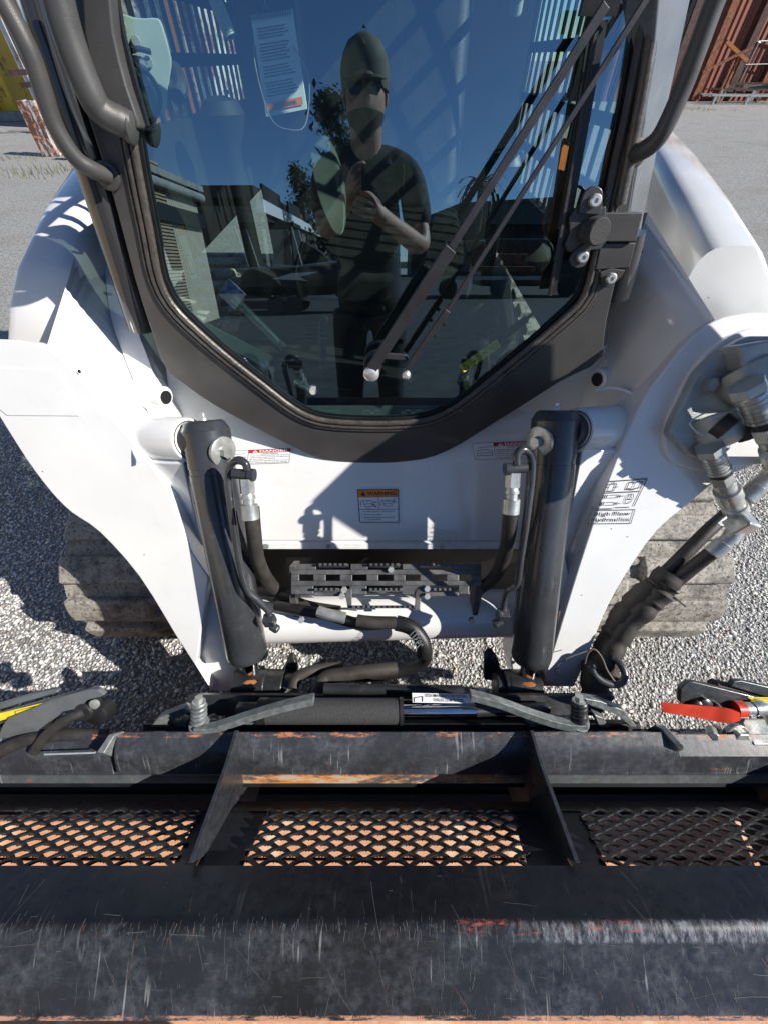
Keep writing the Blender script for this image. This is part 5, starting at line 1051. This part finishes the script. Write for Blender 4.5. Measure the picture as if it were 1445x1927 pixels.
# far vehicles / sheds in the reflection (right)
v=mir(890,560,z=0); TK=empty('flatbed_load',(v.x,v.y,0),'orange steel frame load on a trailer right of the mirrored person','trailer'); b=MB(); b.box((v.x,v.y,1.0),(4.2,1.4,.18)); b.box((v.x-.8,v.y,1.5),(1.8,1.2,.8)); b.box((v.x+1.2,v.y,1.3),(1.2,1.0,.4)); build('load',b,'rust',TK,bevel=.03); b=MB(); b.box((v.x,v.y,.7),(5,1.2,.12)); build('frame',b,'zinc',TK)
for x in(-1.2,1.2): b=MB(); b.cyl((v.x+x,v.y+.65,.35),(v.x+x,v.y+.85,.35),.35); build('wheel',b,'black',TK)
v=mir(1000,560,z=0); FK=empty('parked_van',(v.x,v.y,0),'dark van parked at the right of the reflected yard','van'); b=MB(); b.slab([(v.x-2.2,v.y,.4),(v.x+2.2,v.y,.4),(v.x+2.2,v.y,1.1),(v.x+1.6,v.y,1.3),(v.x+1.0,v.y,2.0),(v.x-2.2,v.y,2.0)],(0,-1.8,0)); build('body',b,'hull',FK,bevel=.08)
b=MB()
for x in(-1.4,1.4): b.cyl((v.x+x,v.y+.02,.35),(v.x+x,v.y-.2,.35),.35)
parts('wheel',b,'black',FK)
FB=empty('distant_building',(18,-52,0),'low dark building on the reflected skyline at right','building'); b=MB(); b.box((16,-54,2.4),(26,8,4.8)); build('wall',b,'interior',FB); b=MB(); b.slab([(2.5,-49.5,4.8),(29.5,-49.5,4.8),(26,-49.5,7.5),(8,-49.5,6.6)],(0,-9,0)); build('roof',b,'hull',FB)
def htree(name,label,base,h,rad,seed,slim=False,n=1500,g=None):
    rs=random.Random(seed); e=empty(name,base,label,'tree',g); b=MB(); bx,by,_=base; b.tube([(bx,by,0),(bx+.1,by,h*.4),(bx,by,h*.8)],[h*.03,h*.02,h*.008],8)
    for k in range(8): a=rs.uniform(0,6.28); z=h*rs.uniform(.3,.8); b.tube([(bx,by,z),(bx+math.cos(a)*rad*.8,by+math.sin(a)*rad*.8,z+h*.12)],[h*.012,h*.003],6)
    build('trunk',b,'bark',e); b=MB(); cl=[(rs.uniform(-1,1)*rad*.7,rs.uniform(-1,1)*rad*.7,h*rs.uniform(.3,.97)) for _ in range(26)]
    for k in range(n):
        c=rs.choice(cl); sc_=(1-abs(c[2]/h-.5)) * rad*.42; p=Vector((bx+c[0]*(1.1-c[2]/h*.8)+rs.gauss(0,sc_*.6),by+c[1]*(1.1-c[2]/h*.8)+rs.gauss(0,sc_*.6),c[2]+rs.gauss(0,sc_*.6))); s_=h*.016*rs.uniform(.6,1.4); u=Vector([rs.gauss(0,1) for _ in range(3)]).normalized(); v_=frame(u)[0]; b.add([p-u*s_,p+v_*s_*.6,p+u*s_,p-v_*s_*.6],[(0,1,2,3)])
    build('crown',b,'leaf',e,smooth=0)
t=mir(577,500,y=-22); htree('pine_tree','tall dark narrow pine mirrored left of the photographer',(t.x,-22,0),mir(572,312,y=-22).z,1.1,3,n=4200)
t=mir(632,400,y=-15); htree('broad_tree','broad olive green tree mirrored at the photographer shoulder',(t.x,-15,0),mir(632,168,y=-15).z,1.1,5,n=4200)
t=mir(890,480,y=-42); PT=empty('palm_tree',(t.x,-42,0),'palm tree on the skyline mirrored between the wiper arms','palm'); b=MB(); b.tube([(t.x,-42,0),(t.x+.2,-42,5.0),(t.x,-42,7.0)],[.3,.24,.2],8); build('trunk',b,'bark',PT); b=MB()
for k in range(30):
    a=random.uniform(0,6.28); el=random.uniform(-.6,1.1); L=[Vector((t.x,-42,7))]
    for j in range(5): L.append(L[-1]+Vector((math.cos(a)*math.cos(el),math.sin(a)*math.cos(el),math.sin(el)))*.5); el-=.35
    for a_,c_ in zip(L[:-1],L[1:]): b.bar(a_,c_,.28,.02,(0,0,1))
build('crown',b,'leaf',PT,smooth=0)
hl=MB(); N=30
for i in range(N+1): x=-120+240*i/N; h_=6+5*math.sin(i*.7)+3*math.sin(i*1.9); hl.v+=[(x,-160,0),(x,-165,max(2,h_)),(x,-230,0)]
for i in range(N): a=i*3; hl.f+=[(a,a+3,a+4,a+1),(a+1,a+4,a+5,a+2)]; hl.mi+=[0,0]
tag(build('far_hills',hl,'leaf'),kind='structure')
# ================================================================= PHOTOGRAPHER
PY=-.5
def J(px,py,y=PY): return mir(px,py,y=y)
sh=J(690,305); hd=J(692,215); 
pel=Vector((sh.x,PY-.03,.98)); 
def skin(name,verts,edges,radii,mat,parent,root=0,sub=2):
    me=bpy.data.meshes.new(name); me.from_pydata([tuple(v) for v in verts],edges,[]); o=bpy.data.objects.new(name,me); COL.objects.link(o); me.materials.append(M[mat])
    sk=o.modifiers.new('skin','SKIN'); sk.use_smooth_shade=True
    if not me.skin_vertices: 
        import bmesh; bm=bmesh.new(); bm.from_mesh(me); bm.verts.layers.skin.verify(); bm.to_mesh(me); bm.free()
    for i,r in enumerate(radii): me.skin_vertices[0].data[i].radius=(r,r) if not isinstance(r,tuple) else r
    me.skin_vertices[0].data[root].use_root=True
    s_=o.modifiers.new('s','SUBSURF'); s_.levels=sub; s_.render_levels=sub
    dg=bpy.context.evaluated_depsgraph_get(); bpy.context.view_layer.update(); m2=bpy.data.meshes.new_from_object(o.evaluated_get(bpy.context.evaluated_depsgraph_get())); bpy.data.objects.remove(o); m2.name=name
    if not m2.materials: m2.materials.append(M[mat])
    m2.polygons.foreach_set('use_smooth',[True]*len(m2.polygons))
    o=bpy.data.objects.new(name,m2); COL.objects.link(o)
    if parent is not None: o.parent=parent; o.matrix_parent_inverse=Matrix.Translation(-Vector(parent_world(parent)))
    return o
sx=sh.x; ch=Vector((sx,PY,1.36)); nk=Vector((sx,PY+.015,1.53)); hb=Vector((sx,PY+.055,1.615)); hc=Vector((sx,PY+.035,1.72)); ht=Vector((sx,PY+.02,1.82))
sR=Vector((sx+.19,PY,1.485)); sL=Vector((sx-.19,PY,1.485)); eR=J(795,470,PY+.10); eL=J(612,440,PY+.12); wR=Vector((.065,-.14,1.315)); wL=Vector((-.085,-.13,1.33))
wR=J(722,412,-.16); wL=J(655,372,-.14)
V=[pel,Vector((sx,PY-.01,1.15)),ch,nk,hb,hc,ht, sR,eR,wR, sL,eL,wL, pel+Vector((.10,0,-.06)),pel+Vector((.12,.0,-.5)),pel+Vector((.13,-.02,-.9)),pel+Vector((.14,.10,-.94)), pel+Vector((-.10,0,-.06)),pel+Vector((-.12,0,-.5)),pel+Vector((-.13,-.02,-.9)),pel+Vector((-.14,.10,-.94))]
E_=[(0,1),(1,2),(2,3),(3,4),(4,5),(5,6),(2,7),(7,8),(8,9),(2,10),(10,11),(11,12),(0,13),(13,14),(14,15),(15,16),(0,17),(17,18),(18,19),(19,20)]
Rd=[(.10,.07),(.10,.07),(.12,.08),.070,(.070,.062),(.080,.092),(.06,.07),.050,.048,.031,.050,.048,.031,.070,.062,.042,.035,.070,.062,.042,.035]
def hand(w,dirv,palm,s):
    global V,E_,Rd
    dirv=dirv.normalized(); side=dirv.cross(palm).normalized(); b0=V.index(w); pc=w+dirv*.05; V.append(pc); ip=len(V)-1; E_.append((b0,ip)); Rd.append((.030,.016))
    for k in range(4):
        base=w+dirv*.085+side*(k-1.5)*.021; L=[.042,.047,.044,.034][k]; a=base+dirv*L*.4+palm*.010; c=a+palm*L*.75+dirv*.01; d_=c+palm*L*.2-dirv*L*.45
        i=len(V); V.extend([base,a,c,d_]); Rd.extend([.011,.0098,.009,.008]); E_.extend([(ip,i),(i,i+1),(i+1,i+2),(i+2,i+3)])
    base=w+dirv*.035+side*s*.032+palm*.012; a=base+dirv*.025+side*s*.010+palm*.02; c=a+dirv*.028+palm*.012; i=len(V); V.extend([base,a,c]); Rd.extend([.013,.011,.009]); E_.extend([(ip,i),(i,i+1),(i+1,i+2)])
hand(wR,Vector((-.55,.65,.30)),Vector((-.75,-.45,.25)).normalized(),1); hand(wL,Vector((.35,.75,.45)),Vector((.75,-.4,.2)).normalized(),-1)
PE=skin('person',V,E_,Rd,'skin',None)
def headmesh(c):
    b=MB(); nu,nv=32,24; import math as m
    for j in range(nv+1):
        th=m.pi*j/nv
        for i in range(nu):
            ph=2*m.pi*i/nu; x=m.sin(th)*m.cos(ph); y=m.sin(th)*m.sin(ph); z=m.cos(th)
            jaw=max(0,-z); X=x*(.080-.022*jaw**1.5); Y=y*.098*(1-.18*jaw)+.016*jaw*(1 if y>-.2 else 0); Z=z*.150
            if y>0:
                fx=x/.28; Y+=.022*m.exp(-fx*fx)*m.exp(-((z+.12)/.20)**2)          # nose
                Y+=.006*m.exp(-(x/.6)**2)*m.exp(-((z-.18)/.1)**2)                 # brow
                Y-=.007*(m.exp(-((abs(x)-.38)/.16)**2)*m.exp(-((z-.02)/.12)**2))  # eye sockets
                Y+=.005*m.exp(-(x/.3)**2)*(m.exp(-((z+.47)/.05)**2)+m.exp(-((z+.58)/.05)**2)) # lips
                Y+=.008*m.exp(-(x/.35)**2)*m.exp(-((z+.85)/.15)**2)               # chin
            b.v.append((c.x+X,c.y+Y,c.z+Z))
    for j in range(nv):
        for i in range(nu): b.f.append((j*nu+i,(j+1)*nu+i,(j+1)*nu+(i+1)%nu,j*nu+(i+1)%nu))
    return b
hm=headmesh(hc+Vector((0,.0,-.025)))
import bmesh
_m=bpy.data.meshes.new('h'); _m.from_pydata(hm.v,[],hm.f); _b=bmesh.new(); _b.from_mesh(PE.data); _b.from_mesh(_m); _b.to_mesh(PE.data); _b.free(); PE.data.polygons.foreach_set('use_smooth',[True]*len(PE.data.polygons)); bpy.data.meshes.remove(_m)
bd=MB(); bd.v=[(hc.x+(x-hc.x)*1.04,hc.y+(y-hc.y)*1.035,z-.002) for x,y,z in hm.v]; bd.f=[f for f in hm.f if max(hm.v[i][2] for i in f)<hc.z-.055 and min(hm.v[i][1] for i in f)>hc.y-.01]
M['beard']=simple('grey_brown_stubble',(.09,.065,.05),.9,0,.5,300); build('beard',bd,'beard',PE)
tag(PE,'man in khaki cap and black polo shirt holding a phone, mirrored in the windscreen','person')
skin('polo_shirt',[pel+Vector((0,0,-.12)),Vector((sx,PY-.01,1.02)),Vector((sx,PY-.01,1.20)),ch,Vector((sx,PY+.005,1.50)),Vector((sx,PY+.012,1.575)),sR,sR.lerp(eR,.8),sL,sL.lerp(eL,.8),Vector((sx+.10,PY,1.52)),Vector((sx-.10,PY,1.52))],[(0,1),(1,2),(2,3),(3,4),(4,5),(4,10),(10,6),(6,7),(4,11),(11,8),(8,9)],[(.18,.13),(.175,.13),(.165,.12),(.165,.115),(.10,.09),.068,.072,.070,.072,.070,.068,.068],'shirt',PE)
skin('trousers',[pel+Vector((0,0,.06)),pel+Vector((.105,0,-.1)),pel+Vector((.12,0,-.5)),pel+Vector((.13,-.02,-.86)),pel+Vector((-.105,0,-.1)),pel+Vector((-.12,0,-.5)),pel+Vector((-.13,-.02,-.86))],[(0,1),(1,2),(2,3),(0,4),(4,5),(5,6)],[(.175,.125),.105,.078,.06,.105,.078,.06],'trouser',PE)
cp=MB(); cp.lathe(hc+Vector((0,-.01,.004)),(0,0,1),[(0,.095),(.066,.097),(.10,.088),(.135,.066),(.155,.035),(.160,.006)],28); cp.lathe(hc+Vector((0,-.01,.18)),(0,0,1),[(0,.008),(.006,.004)],10)
CAP=build('cap',cp,'cap',PE); cp=MB(); n=14
tp=[hc+Vector((math.cos(R(180*i/n))*.085,.055+math.sin(R(180*i/n))*.10,.025-.02*math.sin(R(180*i/n)))) for i in range(n+1)]; cp.slab(tp,(0,0,.006)); build('cap_brim',cp,'cap',CAP)
cp=MB(); y=hc.y+.075
for a_,b_ in (((-.014,.072),(0,.105)),((0,.105),(.014,.072))): cp.bar((hc.x+a_[0],y,hc.z+a_[1]+.02),(hc.x+b_[0],y-.012,hc.z+b_[1]+.015),.004,.003,(0,1,0))
cp.bar((hc.x,y+.004,hc.z+.085),(hc.x,y-.002,hc.z+.10),.003,.003,(0,1,0)); build('cap_emblem',cp,'paper',CAP)
cp=MB()
for s_ in(-1,1): cp.slab([hc+Vector((s_*x,.106-.025*(x/.07)**2,z-.004)) for x,z in ((.008,.012),(.06,.014),(.066,-.002),(.05,-.026),(.018,-.024),(.008,-.008))],(0,.004,0)); cp.bar(hc+Vector((s_*.064,.08,.008)),hc+Vector((s_*.085,-.01,.008)),.004,.006)
build('sunglasses',cp,'lens',PE)
cp=MB(); cp.lathe(hc+Vector((0,.10,-.030)),(0,.3,-1),[(0,.007),(.010,.012),(.014,.008)],12)
for s_ in(-1,1): cp.ico(hc+Vector((s_*.084,-.01,-.01)),.028,(.35,.7,1.1))
build('face_detail',cp,'skin',PE)
b=MB(); b.box((-.005,-.036,1.398),(.150,.008,.074)); ph=build('phone',b,'black',bevel=.003); tag(ph,'black phone held in both hands by the mirrored photographer','phone')
# hide construction leftovers
